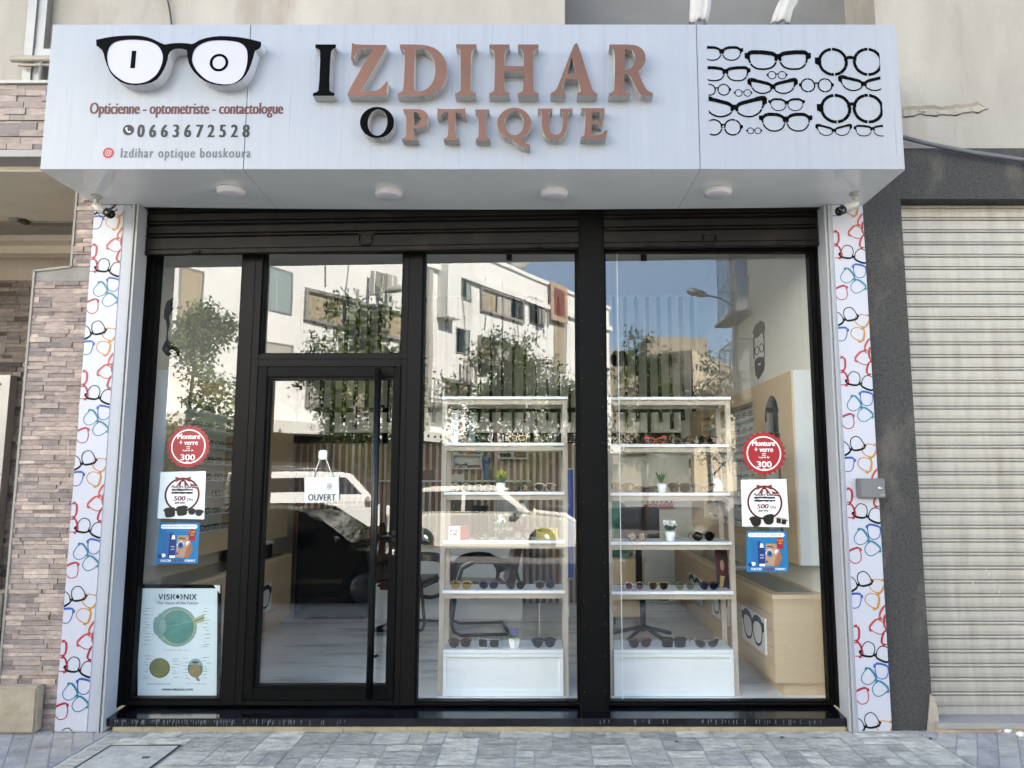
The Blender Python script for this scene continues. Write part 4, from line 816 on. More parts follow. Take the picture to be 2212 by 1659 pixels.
def pack(cx, cy, word, price, lab):
    root = thing('sticker', lab, 'sticker', W(cx, cy, YK), 'blue lens pack stickers'); c = W(cx, cy, YK); k = .1355 / 43.5; mp = FY(YK)
    P = lambda x, y: (c.x + x * k, c.z + y * k)
    b = MB(); b.prism([P(-45, -43), P(44, -43), P(44, 43), P(-42, 43)], mp, 0, .0006); b.build('backing', M('pack_blue', '#1f95d8', .35, var=.25, vs=7), root)
    b = MB(); b.prism(rrect(*P(0, 34.5), 78 * k, 9 * k, 4 * k), mp, .001, .001, 0)
    b.prism([P(-35, -31), P(-20, -33), P(-19, 22), P(-32, 20)], mp, .001, .001, 1); b.prism([P(-20, -33), P(-14, -29), P(-13, 20), P(-19, 22)], mp, .0011, .0011, 2)
    b.prism([P(-17, -31), P(-5, -31), P(-4, 2), P(-7, 8), P(-15, 8), P(-17, 2)], mp, .0015, .0015, 2); b.prism([P(-15, 8), P(-7, 8), P(-8, 16), P(-13, 17)], mp, .0015, .0015, 0); b.prism([P(-17, -31), P(-5, -31), P(-5, -26), P(-17, -26)], mp, .0018, .0018, 0)
    b.prism([P(-4, -30), P(22, -31), P(32, -10), P(20, 16), P(-2, 16)], mp, .001, .001, 3)
    b.prism([P(14, -31), P(24, -31), P(33, -12), P(27, 0), P(18, -14)], mp, .0013, .0013, 4)
    b.prism([P(18, -6), P(24, 2), P(21, 5), P(16, 0)], mp, .0016, .0016, 0)
    el = lambda cx_, cy_, rx, ry, n=20: [P(cx_ + rx * math.cos(i * 2 * math.pi / n), cy_ + ry * math.sin(i * 2 * math.pi / n)) for i in range(n)]
    b.prism([P(-3, -4), P(2, 3), P(8, 4), P(13, -2), P(9, -10), P(2, -10)], mp, .0013, .0013, 0); b.prism(el(5.5, -4.5, 6.2, 7), mp, .0016, .0016, 1); b.prism(el(5.5, -4.5, 2.6, 3), mp, .002, .002, 5); b.prism([P(-3, 8), P(4, 12), P(14, 10), P(17, 4), P(13, 8), P(4, 9)], mp, .0016, .0016, 6)
    b.prism(el(-37, -28, 4.5, 4.5), mp, .002, .002, 2); b.prism(el(-30, -26, 5, 4), mp, .0018, .0018, 0)
    b.prism([P(-3, -20), P(1, -20), P(1, -24), P(-3, -24)], mp, .0019, .0019, 2)
    b.prism(el(29, 21, 8.5, 8.5), mp, .002, .002, 7); b.prism([P(23, 14), P(35, 14), P(37, 3), P(32, 7), P(29, 3), P(26, 7), P(21, 3)], mp, .0018, .0018, 7)
    b.build('pack_picture', [M('sticker_white', '#f4f2ee'), M('pack_mid', '#2a7fc4', .4), M('pack_navy', '#123f92', .4), M('skin_pale', '#e2b796', .5, var=.3, vs=40), M('skin_tan', '#c9855c', .5, var=.2, vs=30), M('ink_black', '#16161c'), M('brow', '#5a3a2a', .6), M('ribbon_red', '#c01f2d', .4)], root)
    b = MB(); m2 = FY(YK - .0026); b.text('PACK LENTILLES + AQUA SOFT', *P(0, 34.5), 72 * k, 4 * k, m2, 1); b.text('FLACON', *P(-24, -37), 21 * k, 5 * k, m2, 0, fat=.05); b.text(word, *P(2, -37), 22 * k, 5 * k, m2, 2, fat=.06); b.text('FORMAT', *P(28, -37), 22 * k, 5 * k, m2, 0, fat=.05)
    b.text(price, *P(29, 23.2), 12 * k, 5 * k, m2, 3, fat=.06); b.text('dhs', *P(29, 17.5), 8 * k, 4 * k, m2, 3, fat=.05)
    for i in range(3): b.text(('aqua', 'soft', 'plus')[i], *P(-11, -8 - i * 5), 8 * k, 3.2 * k, m2, 0) if i < 2 else None
    b.build('lettering', [M('sticker_white', '#f4f2ee'), M('ink_steel', '#3a6c8e', .5), M('ink_wine2', '#9a1f55', .5), M('ink_yellow', '#f2d33c', .5)], root)
pack(385, 1173.5, 'PETIT', '130', 'square blue lens pack sticker priced 130 dhs above the framed eye poster')
pack(1656.5, 1191.5, 'GRAND', '150', 'square blue lens pack sticker priced 150 dhs in front of the tan counter')

# ================================================================ framed eye poster behind the left pane
YP = YGL + .03
fp = thing('framed_poster', 'framed eye anatomy poster reading VISIONIX leaning inside the narrow left window', 'poster', W(385, 1505, YP))
Pq = [(299, 1507), (469, 1506), (471, 1271), (301, 1271)]; Fo = [(291, 1513), (474, 1512), (477, 1264), (294, 1263)]
b = MB(); b.prism([(lambda q: (q.x, q.z))(W(x, y, YP)) for x, y in Fo], FY(YP), -.015, .008); b.build('frame', m_fr2, fp)
b = MB(); b.prism([(lambda q: (q.x, q.z))(W(x, y, YP)) for x, y in Pq], FY(YP), .0085, .0095); b.build('sheet', M('poster_sheet', '#dbe8ea', .25, spec=.6), fp)
for pts in ([(293, 1263), (309, 1263), (293, 1282)], [(463, 1264), (477, 1264), (477, 1283)]):
    b = MB(); b.prism([(lambda q: (q.x, q.z))(W(x, y, YP)) for x, y in pts], FY(YP), .009, .0115); b.build('corner_guard', M('corner_white', '#dfe0dd', .6), fp)
CR = lambda x, y: (lambda q: (q.x, q.z))(W((500 + x * .3014) / 1.8228, (2280 + y * .3014) / 1.8228, YP))
b = MB(); yy = YP - .0105
def cpoly(pts, d, m): b.prism([CR(*p) for p in pts], FY(yy), d, d, m)
def cell(cx, cy, rx, ry, d, m, n=40, rot=0, a0=0, a1=2 * math.pi): cpoly(ell(cx, cy, rx, ry, n, a0, a1, rot), d, m)
cell(655, 622, 268, 260, .0004, 0); cell(395, 610, 42, 120, .0004, 0); cell(470, 615, 95, 160, .0003, 0); cell(665, 625, 238, 232, .0008, 1); cell(672, 625, 212, 220, .0012, 2); cell(448, 615, 58, 165, .0013, 0); cell(480, 615, 46, 85, .0016, 3)
cpoly([(880, 520), (1020, 455), (1020, 555), (890, 585), (870, 560)], .001, 1); cpoly([(890, 545), (1020, 497), (1020, 510), (890, 560)], .0014, 4)
cpoly([(535, 618), (860, 550), (860, 556), (535, 625)], .0016, 3)
cell(438, 1160, 135, 130, .0004, 5); cell(440, 1160, 120, 116, .0008, 6)
for a in range(9): cpoly([(470, 1150), (470 + 90 * math.cos(a * .7), 1155 + 90 * math.sin(a * .7)), (474 + 90 * math.cos(a * .7), 1160 + 90 * math.sin(a * .7)), (472, 1154)], .001, 5)
cell(905, 1160, 100, 125, .0003, 3); cell(900, 1180, 92, 95, .0006, 7); cpoly([(880, 1260), (930, 1250), (965, 1325), (935, 1335)], .0007, 8); cpoly([(830, 1110), (870, 1080), (935, 1080), (975, 1110), (940, 1140), (870, 1140)], .0008, 3); cell(903, 1085, 45, 16, .001, 4); cell(900, 1190, 80, 80, .001, 8)
random.seed(6)
for (x0, x1, ya, yb) in ((215, 330, 380, 870), (1000, 1110, 380, 910), (215, 290, 1000, 1310), (590, 690, 1040, 1300), (735, 790, 1030, 1300), (1000, 1110, 1020, 1290)):
    y = ya
    while y < yb:
        xa_ = x0 + random.uniform(0, 40); l = random.uniform(25, 85); cpoly([(xa_, y), (xa_ + l, y), (xa_ + l, y + 5), (xa_, y + 5)], .0004, 4)
        if random.random() < .7: cpoly([(xa_ + l + 4, y + 1), (xa_ + l + 60 if x0 < 600 else xa_ - 60, y + 14), (xa_ + l + 60 if x0 < 600 else xa_ - 60, y + 16), (xa_ + l + 4, y + 3)], .0003, 9)
        y += random.uniform(28, 55)
b.build('eye_diagrams', [M('eye_rim', '#8fc4b8', .4), M('eye_yellow', '#d5d69a', .4), M('eye_teal', '#5fb0a0', .4, var=.25, vs=18), M('eye_pale', '#a9d3cc', .4), M('diagram_ink', '#5a6b68', .5), M('fundus_rim', '#6f7434', .5), M('fundus', '#8f9440', .5, var=.3, vs=30), M('eye_olive', '#5c5a38', .5), M('eye_tan', '#b19a63', .5, var=.2, vs=30), M('diagram_grey', '#a9bcbc', .5)], fp)
b = MB(); m2 = FY(YP - .012); sx = abs(CR(100, 0)[0] - CR(0, 0)[0]) / 100
b.text('VISI', *CR(508, 232), 178 * sx, 72 * sx, m2, 0, fat=.03, sp=1.1); b.text('NIX', *CR(838, 232), 165 * sx, 72 * sx, m2, 0, fat=.03, sp=1.1); b.text('The Vision of the Future', *CR(670, 310), 535 * sx, 38 * sx, m2, 0)
b.text('Section horizontale du globe oculaire', *CR(648, 926), 320 * sx, 20 * sx, m2, 1); b.text("Schéma du fond de l'œil en couleur", *CR(428, 1366), 315 * sx, 20 * sx, m2, 1); b.text('Profil en 3D du globe oculaire', *CR(912, 1366), 255 * sx, 20 * sx, m2, 1); b.text('www.visionix.com', *CR(670, 1436), 400 * sx, 36 * sx, m2, 0, 0, .015)
b.prism([CR(*p) for p in ell(674, 230, 24, 26)], m2, 0, 0)
for s in (1, -1): b.prism([CR(674 + s * x, y) for x, y in [(30, 192), (48, 196), (66, 228), (64, 236), (48, 264), (30, 270), (52, 232)]], m2, 0, 0)
b.build('lettering', [M('poster_ink', '#1b2a33', .5), M('poster_grey', '#6a7a7c', .5)], fp)
# ================================================================ inside the shop
ZFL, ZCE, XLW, XRW, YB = .10, 3.80, -2.95, 1.95, 4.10
m_iw = M('interior_paint', '#ecece6', .6, var=.05, vs=2)
def marble():
    m = M('marble_floor', '#f4f6f5', .1, var=.14, vs=1.5, stain='#7c868a', stain_s=1.3, stain_a=1.0, stain_str=(.7, 4.2, 1), spec=.6); t_ = m.node_tree; b_ = t_.nodes['Principled BSDF']
    return m
fl = MB(); nx = 0
for i in range(9):
    for j in range(7):
        fl.box(-3.0 + i * .6 + .001, min(-3.0 + (i + 1) * .6 - .001, 1.95), .2 + j * .6 + .001, .2 + (j + 1) * .6 - .001, ZFL - .02, ZFL)
struct(fl.build('shop_floor', marble()))
b = MB(); b.box(XLW - .019, XLW, .165, YB + .2, ZFL, ZCE); b.box(XRW, XRW + .2, .205, YB + .2, ZFL, ZCE); b.box(XLW, XRW, YB, YB + .2, ZFL, ZCE); b.box(-2.6, 1.85, .14, .2, 3.175, 3.42); struct(b.build('interior_wall', m_iw))
b = MB(); b.box(XLW - .019, XRW + .2, .605, YB + .2, ZCE, ZCE + .12); b.box(-2.2, 1.2, 1.0, 3.6, ZCE - .05, ZCE - .001); b.box(-1.7, .7, 1.5, 3.1, ZCE - .09, ZCE - .051); struct(b.build('ceiling', M('ceiling_paint', '#f0f0ee', .7)))
bw2 = thing('slatted_wall', 'back wall dressed with brown and white vertical slats under a white band with black fins', 'wall panel', (-1, YB, ZFL))
m_wood = M('slat_wood', '#95694a', .5, var=.25, vs=6, stretch=(6, 1, .5)); m_bf = M('fin_black', '#070606', .6, spec=.15)
b = MB(); x = XLW + .02
while x < .66: b.box(x, x + .042, YB - .03, YB - .001, ZFL, 1.97); x += .078
b.build('wood_slats', m_wood, bw2)
boxo('white_band', M('band_white', '#efefe8', .6), bw2, XLW + .001, 1.7, YB - .12, YB - .001, 2.10, 2.34); boxo('dark_band', m_bf, bw2, XLW + .001, 1.7, YB - .118, YB - .001, 2.341, 2.40); boxo('dark_strip', m_bf, bw2, XLW + .001, 1.7, YB - .08, YB - .001, 1.975, 2.098)  # last box: black strip between the white band and the slats
b = MB(); x = XLW + .06; k = 0
while x < 1.85: b.box(x, x + .03, YB - .22, YB - .125, 2.10 + (.12, .04, .14, .0)[k % 4], ZCE - .06); x += .135; k += 1
b.build('black_fins', m_bf, bw2)

m_tan = M('tan_laminate', '#cbb491', .5, var=.05, vs=4, stretch=(1, 1, 6)); m_wl = M('white_laminate', '#e2e6e7', .35); m_tant = M('tan_top', '#d8c5a5', .3)
m_mir = M('mirror', '#dfe5e4', .02, 1.0); m_ctop = M('counter_glass', '#7f8a84', .08, spec=.7)
def side_cabinet(s, XF, y0, y1, nich, label):
    """wall cabinet with a white niche of spectacle shelves; s = +1 on the right wall, -1 on the left"""
    XW = XRW if s > 0 else XLW; root = thing('wall_cabinet', label, 'cabinet', (XF, y0, .955)); z0, z1 = .955, 2.32; na, nb = nich; nz0, nz1 = 1.12, 2.2
    lo, hi = min(XF, XW - s * .002), max(XF, XW - s * .002)
    b = MB(); b.box(lo, hi, y0 + .02, na, z0, z1); b.box(lo, hi, nb, y1, z0, z1); b.box(lo, hi, na, nb, z0, nz0); b.box(lo, hi, na, nb, nz1, z1); b.build('carcass', m_tan, root)
    boxo('end_panel', m_wl, root, lo + .012, hi, y0, y0 + .018, z0, z1)
    back = XW - s * .05; b = MB(); b.box(min(back, XW - s * .003), max(back, XW - s * .003), na + .001, nb - .001, nz0, nz1); b.build('niche_back', m_wl, root)
    n = 8; zs = [nz0 + .005 + (nz1 - nz0) * i / n for i in range(n)]; b = MB()
    for z in zs: b.box(min(back, XF + s * .005), max(back, XF + s * .005), na + .002, nb - .002, z, z + .008)
    b.build('shelf', m_wl, root); return root, [z + .008 for z in zs]
rc, rz = side_cabinet(1, 1.80, .30, 3.95, (1.30, 3.30), 'tan wall cabinet on the right wall with arched mirror and spectacle shelves')
lc, lz = side_cabinet(-1, -2.645, .30, 3.0, (.55, 1.95), 'tan wall cabinet on the left wall with white end panel and spectacle shelves')
b = MB(); ya, yb_ = .60, .95; arch = [(ya, 1.12), (yb_, 1.12), (yb_, 2.0)] + [((ya + yb_) / 2 + .175 * math.cos(R(a)), 2.0 + .19 * math.sin(R(a))) for a in range(10, 180, 10)] + [(ya, 2.0)]
b.prism(arch, lambda y, z, h=0: (1.80 - h, y, z), .001, .006, 0); b.build('arched_mirror', m_mir, rc)
def counter(s, XF, y0, y1, zt_, label, panels):
    XW = XRW if s > 0 else XLW; root = thing('counter', label, 'counter', (XF, y0, ZFL)); lo, hi = min(XF, XW - s * .002), max(XF, XW - s * .002)
    b = MB(); b.box(lo + .008, hi - .004, y0 + .012, y1, .18, zt_ - .03); b.build('carcass', m_tan, root)
    b = MB(); b.box(lo + (.06 if s > 0 else 0), hi - (0 if s > 0 else .06), y0 + .03, y1, ZFL, .18); b.build('plinth', m_tan, root)
    boxo('end_panel', m_tan, root, lo + .002, hi - .003, y0, y0 + .011, .185, zt_ - .03)
    b = MB(); n = 5; hh = (zt_ - .03 - .185) / n; seg = max(1, round((y1 - y0) / 1.2)); L_ = (y1 - y0 - .02) / seg
    for i in range(n):
        for j in range(seg): b.box(min(XF, XF + s * .007), max(XF, XF + s * .007), y0 + .014 + j * L_ + .002, y0 + .014 + (j + 1) * L_ - .002, .185 + i * hh + .003, .185 + (i + 1) * hh - .003)
    b.build('drawer_fronts', m_tan, root)
    b = MB(); b.box(lo - .006, hi, y0 - .004, y1, zt_ - .029, zt_); b.build('worktop', m_tant, root)
    b = MB(); b.box(lo + .06, hi - .05, y0 + .12, y1 - .1, zt_ + .0005, zt_ + .004); b.build('glass_top', m_ctop, root)
    for (pa, pb) in panels:
        b = MB(); X1 = XF - s * .0005; b.box(min(X1, X1 - s * .014), max(X1, X1 - s * .014), pa, pb, .33, .575); pn = b.build('logo_panel', M('logo_panel_white', '#dedfdb', .5), root)
        b = MB(); mp = (lambda x, z, h=0: (XF - s * .0150 - s * h, -s * x, z)); print_spec(b, 'soft', (pb - pa) * .92, .2, .026, -s * (pa + pb) / 2, .452, 0, mp, 0, None, 28); b.build('spectacle_logo', m_bf, pn)
    return root
counter(1, 1.59, .25, 4.0, .766, 'long tan drawer counter along the right wall with black spectacle logos', [(.42, 1.02), (1.45, 2.05), (2.5, 3.1)])
counter(-1, -2.55, .30, 2.9, .79, 'long tan drawer counter along the left wall with black spectacle logos', [(1.75, 2.3), (.6, 1.15)])
# racked spectacles
def rack_mesh(style, mt, w_=.135, h_=.05):
    b = MB(); qs, ls = spec2d(style, w_, h_, .0042, 12)
    for q in qs: b.face([(x, -.002, z + h_ / 2) for x, z in q]); b.face([(x, .002, z + h_ / 2) for x, z in q])
    for s in (1, -1): b.bar((s * w_ * .485, 0, h_ * .72), (s * w_ * .47, .10, h_ * .66), .0035)
    me_o = b.build('rack', mt); me = me_o.data; bpy.data.objects.remove(me_o); return me
m_rk = [M('rack_black', '#030303', .4, spec=.2), M('rack_brown', '#1c120e', .3), M('rack_grey', '#6d6f72', .3, .3), M('rack_clear', '#b9b3aa', .2), M('rack_navy', '#1d2a4a', .3)]
RK = [rack_mesh(st, mt) for st in ('way', 'round', 'sq', 'soft') for mt in m_rk]
random.seed(17)
ORD = ['bottom', 'second', 'third', 'fourth', 'fifth', 'sixth', 'seventh', 'top']
NTH = ['nearest the window'] + [w_ + ' from the window' for w_ in ('second', 'third', 'fourth', 'fifth', 'sixth', 'seventh', 'eighth', 'ninth', 'tenth', 'eleventh', 'twelfth')]
def rack_rows(s, X, zs, ya, yb, step, side):
    for k, z in enumerate(zs):
        y = ya; j_ = -1
        while y < yb:
            j_ += 1
            o = bpy.data.objects.new('spectacles', random.choice(RK[:5] * 2 + RK)); COL.objects.link(o); o.location = (X, y, z + .0005); o.rotation_euler = (0, 0, (-R(90) if s > 0 else R(90)) + random.uniform(-.12, .12))
            tag(o, 'spectacle frame %s in the %s row of the %s wall cabinet' % (NTH[j_], ORD[k], side), 'spectacles', 'frames racked in the %s wall cabinet' % side); y += step * random.uniform(.9, 1.1)
rack_rows(1, 1.815, rz, 1.42, 3.25, .2, 'right'); rack_rows(-1, -2.665, lz, .66, 1.9, .2, 'left')

# wall stickers: heads in profile / full face
def decal_head(X, pts_list, label, s):
    b = MB(); mp = lambda y, z, h=0: (X - s * h, y, z)
    for pts, holes, m in pts_list: b.prism(pts, mp, .001 + .0006 * m, .001 + .0006 * m, m, holes=holes)
    return tag(b.build('wall_sticker', [M('vinyl_black', '#050506', .6, spec=.1), M('vinyl_skin', '#c9cbc4', .6)]), label, 'wall sticker')
hq = lambda x, y: (lambda v: (v.y, v.z))(XP(x, y, XRW))
HX = lambda x, y: hq(1262 + .281 * x, 494 + .281 * y)
hair = [(1350,706),(1385,722),(1392,765),(1385,812),(1372,815),(1365,800),(1340,835),(1310,845),(1296,800),(1305,770),(1320,735),(1345,722)]
beard = [(1312,1010),(1330,995),(1350,985),(1368,992),(1386,980),(1390,1040),(1384,1090),(1362,1130),(1340,1165),(1318,1130),(1311,1070)]
sides = [(1298,830),(1310,840),(1312,1000),(1302,1005),(1300,900)]; sides2 = [(1374,812),(1386,810),(1390,985),(1382,985),(1380,880)]
def hx(l): return [HX(*p) for p in l]
ring = lambda cx, cy, rx, ry: [HX(cx + rx * math.cos(i * .3142), cy + ry * math.sin(i * .3142)) for i in range(20)]
decal_head(XRW, [(hx(hair), [], 0), (hx(beard), [], 0), (hx(sides), [], 0), (hx(sides2), [], 0), (ring(1328, 940, 18, 36), [ring(1328, 940, 13, 28)], 0), (ring(1364, 918, 18, 36), [ring(1364, 918, 13, 28)], 0), ([HX(*p) for p in [(1338,1040),(1360,1030),(1356,1050),(1342,1056)]], [], 1)], 'black vinyl silhouette of a bearded man in glasses on the right interior wall', 1)
lq = lambda x, y: (lambda v: (v.y, v.z))(XP(.3637 * x, 466 + .3637 * y, XLW))
l1s = [(1022,492),(990,510),(975,560),(972,610),(985,625),(990,680),(985,740),(965,780),(962,800),(985,830),(1010,840),(1065,838),(1068,800),(1000,740),(996,700),(1008,650),(1005,600),(1022,570),(1050,560),(1052,510)]
decal_head(XLW, [([lq(*p) for p in l1s], [], 0)], 'dark vinyl silhouette of a man in profile on the left interior wall', -1)

# ---- display units behind the right-hand panes
m_tube = M('beige_tube', '#b5aa9b', .45, var=.05); m_shf = M('shelf_white', '#eef0f1', .25, spec=.6)
YU0, YU1 = .25, .57
def unit(x0, x1, ys, ycab, label, ref):
    root = thing('display_unit', label, 'shelving', ((x0 + x1) / 2, YU0, ZFL)); t_ = .034; zs = []; zc = W(ref, ycab, YU0).z
    ztop = W(ref, ys[0], YU0).z - .02
    for x in (x0 + t_ / 2, x1 - t_ / 2):
        for y in (YU0 + .03, YU1): boxo('post', m_tube, root, x - t_ / 2, x + t_ / 2, y - t_ / 2, y + t_ / 2, ZFL, ztop)
    for k, yy in enumerate(ys):
        z = W(ref, yy, YU0).z; zs.append(z); a, c = (x0 - .002, x1 + .002) if k == 0 else (x0 + .022, x1 - .022)
        b = MB(); b.box(a, c, YU0 - .005, YU1 - .01 if k else YU1 + .02, z - .02, z); b.build('shelf', m_shf, root, bevel=.0015)
        b = MB()
        for y in (YU0 + .03, YU1): b.box(x0 + t_ + .0005, x1 - t_ - .0005, y - t_ / 2 + .002, y + t_ / 2 - .002, z - .021 - t_, z - .021)
        for x in (x0 + .004, x1 - t_ + .004): b.box(x, x + t_ - .008, YU0 + .03 + t_ / 2 + .0005, YU1 - t_ / 2 - .0005, z - .021 - t_, z - .021)
        b.build('rail', m_tube, root)
    a, c = x0 + t_ + .001, x1 - t_ - .001
    cb = MB(); cb.box(a + .001, c - .001, YU0 + .018, YU1 - .01, ZFL + .003, zc - .025); cab = cb.build('base_cabinet', m_wl, root, bevel=.001)
    b = MB(); b.box(a, c, YU0 - .004, YU1 - .008, zc - .024, zc); b.build('cabinet_top', m_wl, cab, bevel=.0015)
    b = MB(); y0_, y1_ = YU0, YU0 + .0175; b.box(a, a + .022, y0_, y1_, ZFL + .003, zc - .0255); b.box(c - .022, c, y0_, y1_, ZFL + .003, zc - .0255); b.box(a + .022, c - .022, y0_, y1_, ZFL + .003, ZFL + .03); b.box(a + .022, c - .022, y0_, y1_, zc - .05, zc - .0255); b.build('cabinet_frame', m_wl, cab)
    return root, zs + [zc]
u1, z1s = unit(-.683, .197, [857, 957, 1063, 1168, 1276], 1404, 'beige tube display unit with white shelves in the window left of the riveted post', 1090)
u2, z2s = unit(.468, 1.345, [858, 960, 1065, 1171, 1278], 1404, 'beige tube display unit with white shelves in the window right of the riveted post', 1450)
# ---- sunglasses on show
FRM = {'black': M('f_black', '#060606', .25, spec=.3), 'tort': M('f_tort', '#5a3420', .2, var=.8, vs=90), 'silver': M('f_silver', '#c2c0ba', .25, .9), 'gold': M('f_gold', '#b9985a', .25, .9), 'red': M('f_red', '#c01c3c', .2), 'wine': M('f_wine', '#5a1f26', .2), 'grey': M('f_grey', '#4a494c', .2), 'navy': M('f_navy', '#1a1f33', .2), 'leopard': M('f_leopard', '#7c7468', .2, var=1.2, vs=120)}
LNS = {k: glassmat('lens_' + k, lin(c), .05, .4) for k, c in {'grey': '#55545a', 'dark': '#232122', 'brown': '#43302a', 'yellow': '#e8c458', 'lime': '#a8a62e', 'blue': '#232c5c', 'green': '#27332a', 'lightgreen': '#a3ab74', 'pink': '#c090a4', 'wine': '#4a2428', 'navy': '#1d2038', 'violet': '#4a4258', 'clear': '#e8e8e6'}.items()}
def sunglasses(px0, px1, z, style, fr_, ln, label, Y=YU0 + .055, hr=None, yaw=0, ref=1060, t=.0045, grp='sunglasses on the display shelves', h=None):
    c = W((px0 + px1) / 2, ref, Y); wd = abs(W(px1, ref, Y).x - W(px0, ref, Y).x)
    h = wd * (hr or {'round': .40, 'way': .38, 'soft': .38, 'cat': .36, 'sq': .40, 'avi': .40, 'slim': .28, 'hex': .40}[style])
    root = thing('sunglasses', label, 'sunglasses', (c.x, Y, z + .0006), grp, yaw)
    qs, ls = spec2d(style, wd, h, t, 18)
    b = MB(); zo = h / 2; xb = wd / 2
    for k, q in enumerate(qs):
        e = .0002 * (k % 3); P = lambda y: [(x, y + .05 * 0 + .35 * x * x, max(0, zz + zo)) for x, zz in q]
        b.hexa([*P(-.002 - e), *P(.0025 + e)], 0)
    b.build('frame', FRM[fr_], root, local=True)
    for l in ls:
        b = MB(); b.face([(x, .0 + .35 * x * x, zz + zo) for x, zz in l]); b.build('lens', LNS[ln], root, local=True)
    for s in (1, -1):
        b = MB(); y0 = .35 * xb * xb; b.tube([(s * xb * .97, y0, zo + h * .28), (s * xb * .98, y0 + .012, zo + h * .28), (s * xb * .92, .10, zo + h * .18), (s * xb * .88, .135, zo - h * .28)], .0024, 6); b.build('temple', FRM[fr_], root, local=True)
    return root
PZ = lambda zs: {1: zs[1], 2: zs[2], 3: zs[3], 4: zs[4], 5: zs[5]}
A, Bz = PZ(z1s), PZ(z2s)
T = 'left unit'; U2 = 'right unit'
for px0, px1, k, st, f_, ln, d in [
 (1031, 1072, 1, 'way', 'black', 'dark', 'dark squarish sunglasses just right of the standing leaflets, highest stocked shelf'),
 (1097, 1139, 1, 'avi', 'gold', 'clear', 'thin gold aviator spectacles with clear lenses on a high display shelf'),
 (1154, 1202, 1, 'cat', 'black', 'dark', 'dark cat eye sunglasses beside the thin gold aviators, nearest the riveted post'),
 (972, 1016, 2, 'round', 'silver', 'grey', 'round silver sunglasses with grey lenses, farthest left beside the yellow flowers'),
 (1023, 1063, 2, 'round', 'silver', 'violet', 'round silver sunglasses just left of the pot of yellow flowers'),
 (1104, 1146, 2, 'round', 'black', 'dark', 'round black sunglasses just right of the pot of yellow flowers'),
 (1155, 1200, 2, 'avi', 'silver', 'navy', 'silver sunglasses with navy lenses at the right end of the shelf with the yellow flowers'),
 (1021, 1062, 3, 'round', 'black', 'lime', 'round sunglasses with lime yellow lenses beside the red and white box'),
 (1108, 1152, 3, 'round', 'black', 'brown', 'round dark sunglasses right of the small black flower pot'),
 (973, 1019, 4, 'soft', 'gold', 'yellow', 'sunglasses with amber yellow lenses on the shelf above the white cabinet'),
 (1033, 1078, 4, 'soft', 'grey', 'blue', 'sunglasses with blue lenses between the amber and the green pair, left display unit'),
 (1092, 1136, 4, 'round', 'black', 'green', 'round sunglasses with dark green lenses between the blue lensed pair and the six sided pair'),
 (1154, 1201, 4, 'hex', 'grey', 'grey', 'six sided grey sunglasses on the shelf above the purple tulip'),
 (968, 1019, 5, 'soft', 'tort', 'brown', 'round brown sunglasses on the white cabinet top with the purple tulip'),
 (1032, 1079, 5, 'sq', 'silver', 'green', 'squarish rimless looking dark green sunglasses between the brown pair and the purple tulip'),
 (1149, 1201, 5, 'avi', 'black', 'navy', 'navy aviator sunglasses right of the purple tulip pot')]:
    sunglasses(px0, px1, A[k], st, f_, ln, d, yaw=random.uniform(-.12, .12), ref=(0, 957, 1063, 1168, 1276, 1395)[k], t=.0034 if f_ in ('silver', 'gold') else .0058)
for px0, px1, k, st, f_, ln, d in [
 (1323, 1369, 1, 'cat', 'black', 'dark', 'black cat eye sunglasses left of the bright red pair on the display shelf'),
 (1392, 1439, 1, 'cat', 'red', 'dark', 'bright red cat eye sunglasses on a high display shelf'),
 (1447, 1497, 1, 'cat', 'tort', 'brown', 'tortoiseshell cat eye sunglasses just right of the red pair'),
 (1500, 1549, 1, 'way', 'black', 'dark', 'dark sunglasses right of the tortoiseshell cat eye pair, above the portrait card'),
 (1320, 1369, 2, 'sq', 'grey', 'grey', 'big square grey sunglasses left of the white pot with a green plant'),
 (1374, 1419, 2, 'slim', 'tort', 'dark', 'slim tortoiseshell sunglasses touching the white pot with a green plant'),
 (1443, 1492, 2, 'sq', 'tort', 'brown', 'square tortoiseshell sunglasses right of the white pot with a green plant'),
 (1495, 1545, 2, 'cat', 'navy', 'navy', 'navy cat eye sunglasses beside the standing portrait card'),
 (1354, 1400, 3, 'round', 'wine', 'wine', 'round wine red sunglasses at the left end of the shelf with the white rose'),
 (1494, 1546, 3, 'round', 'black', 'dark', 'round black sunglasses right of the white rose pot'),
 (1348, 1392, 4, 'round', 'silver', 'pink', 'thin silver sunglasses with pale pink lenses, right display unit'),
 (1401, 1444, 4, 'avi', 'gold', 'wine', 'thin gold sunglasses with wine red lenses, right display unit'),
 (1458, 1502, 4, 'round', 'silver', 'lightgreen', 'thin silver sunglasses with pale green lenses, right display unit'),
 (1511, 1553, 4, 'avi', 'navy', 'navy', 'dark blue sunglasses beside the standing dark red card'),
 (1357, 1408, 5, 'way', 'wine', 'wine', 'wine red sunglasses on the white cabinet top beside the black square pair'),
 (1428, 1483, 5, 'sq', 'black', 'dark', 'black square sunglasses on the white cabinet top without flowers'),
 (1499, 1555, 5, 'cat', 'leopard', 'dark', 'mottled black and cream sunglasses on the white cabinet top')]:
    sunglasses(px0, px1, Bz[k], st, f_, ln, d, yaw=random.uniform(-.12, .12), ref=(0, 960, 1065, 1171, 1278, 1395)[k], t=.0034 if f_ in ('silver', 'gold') else .0058)

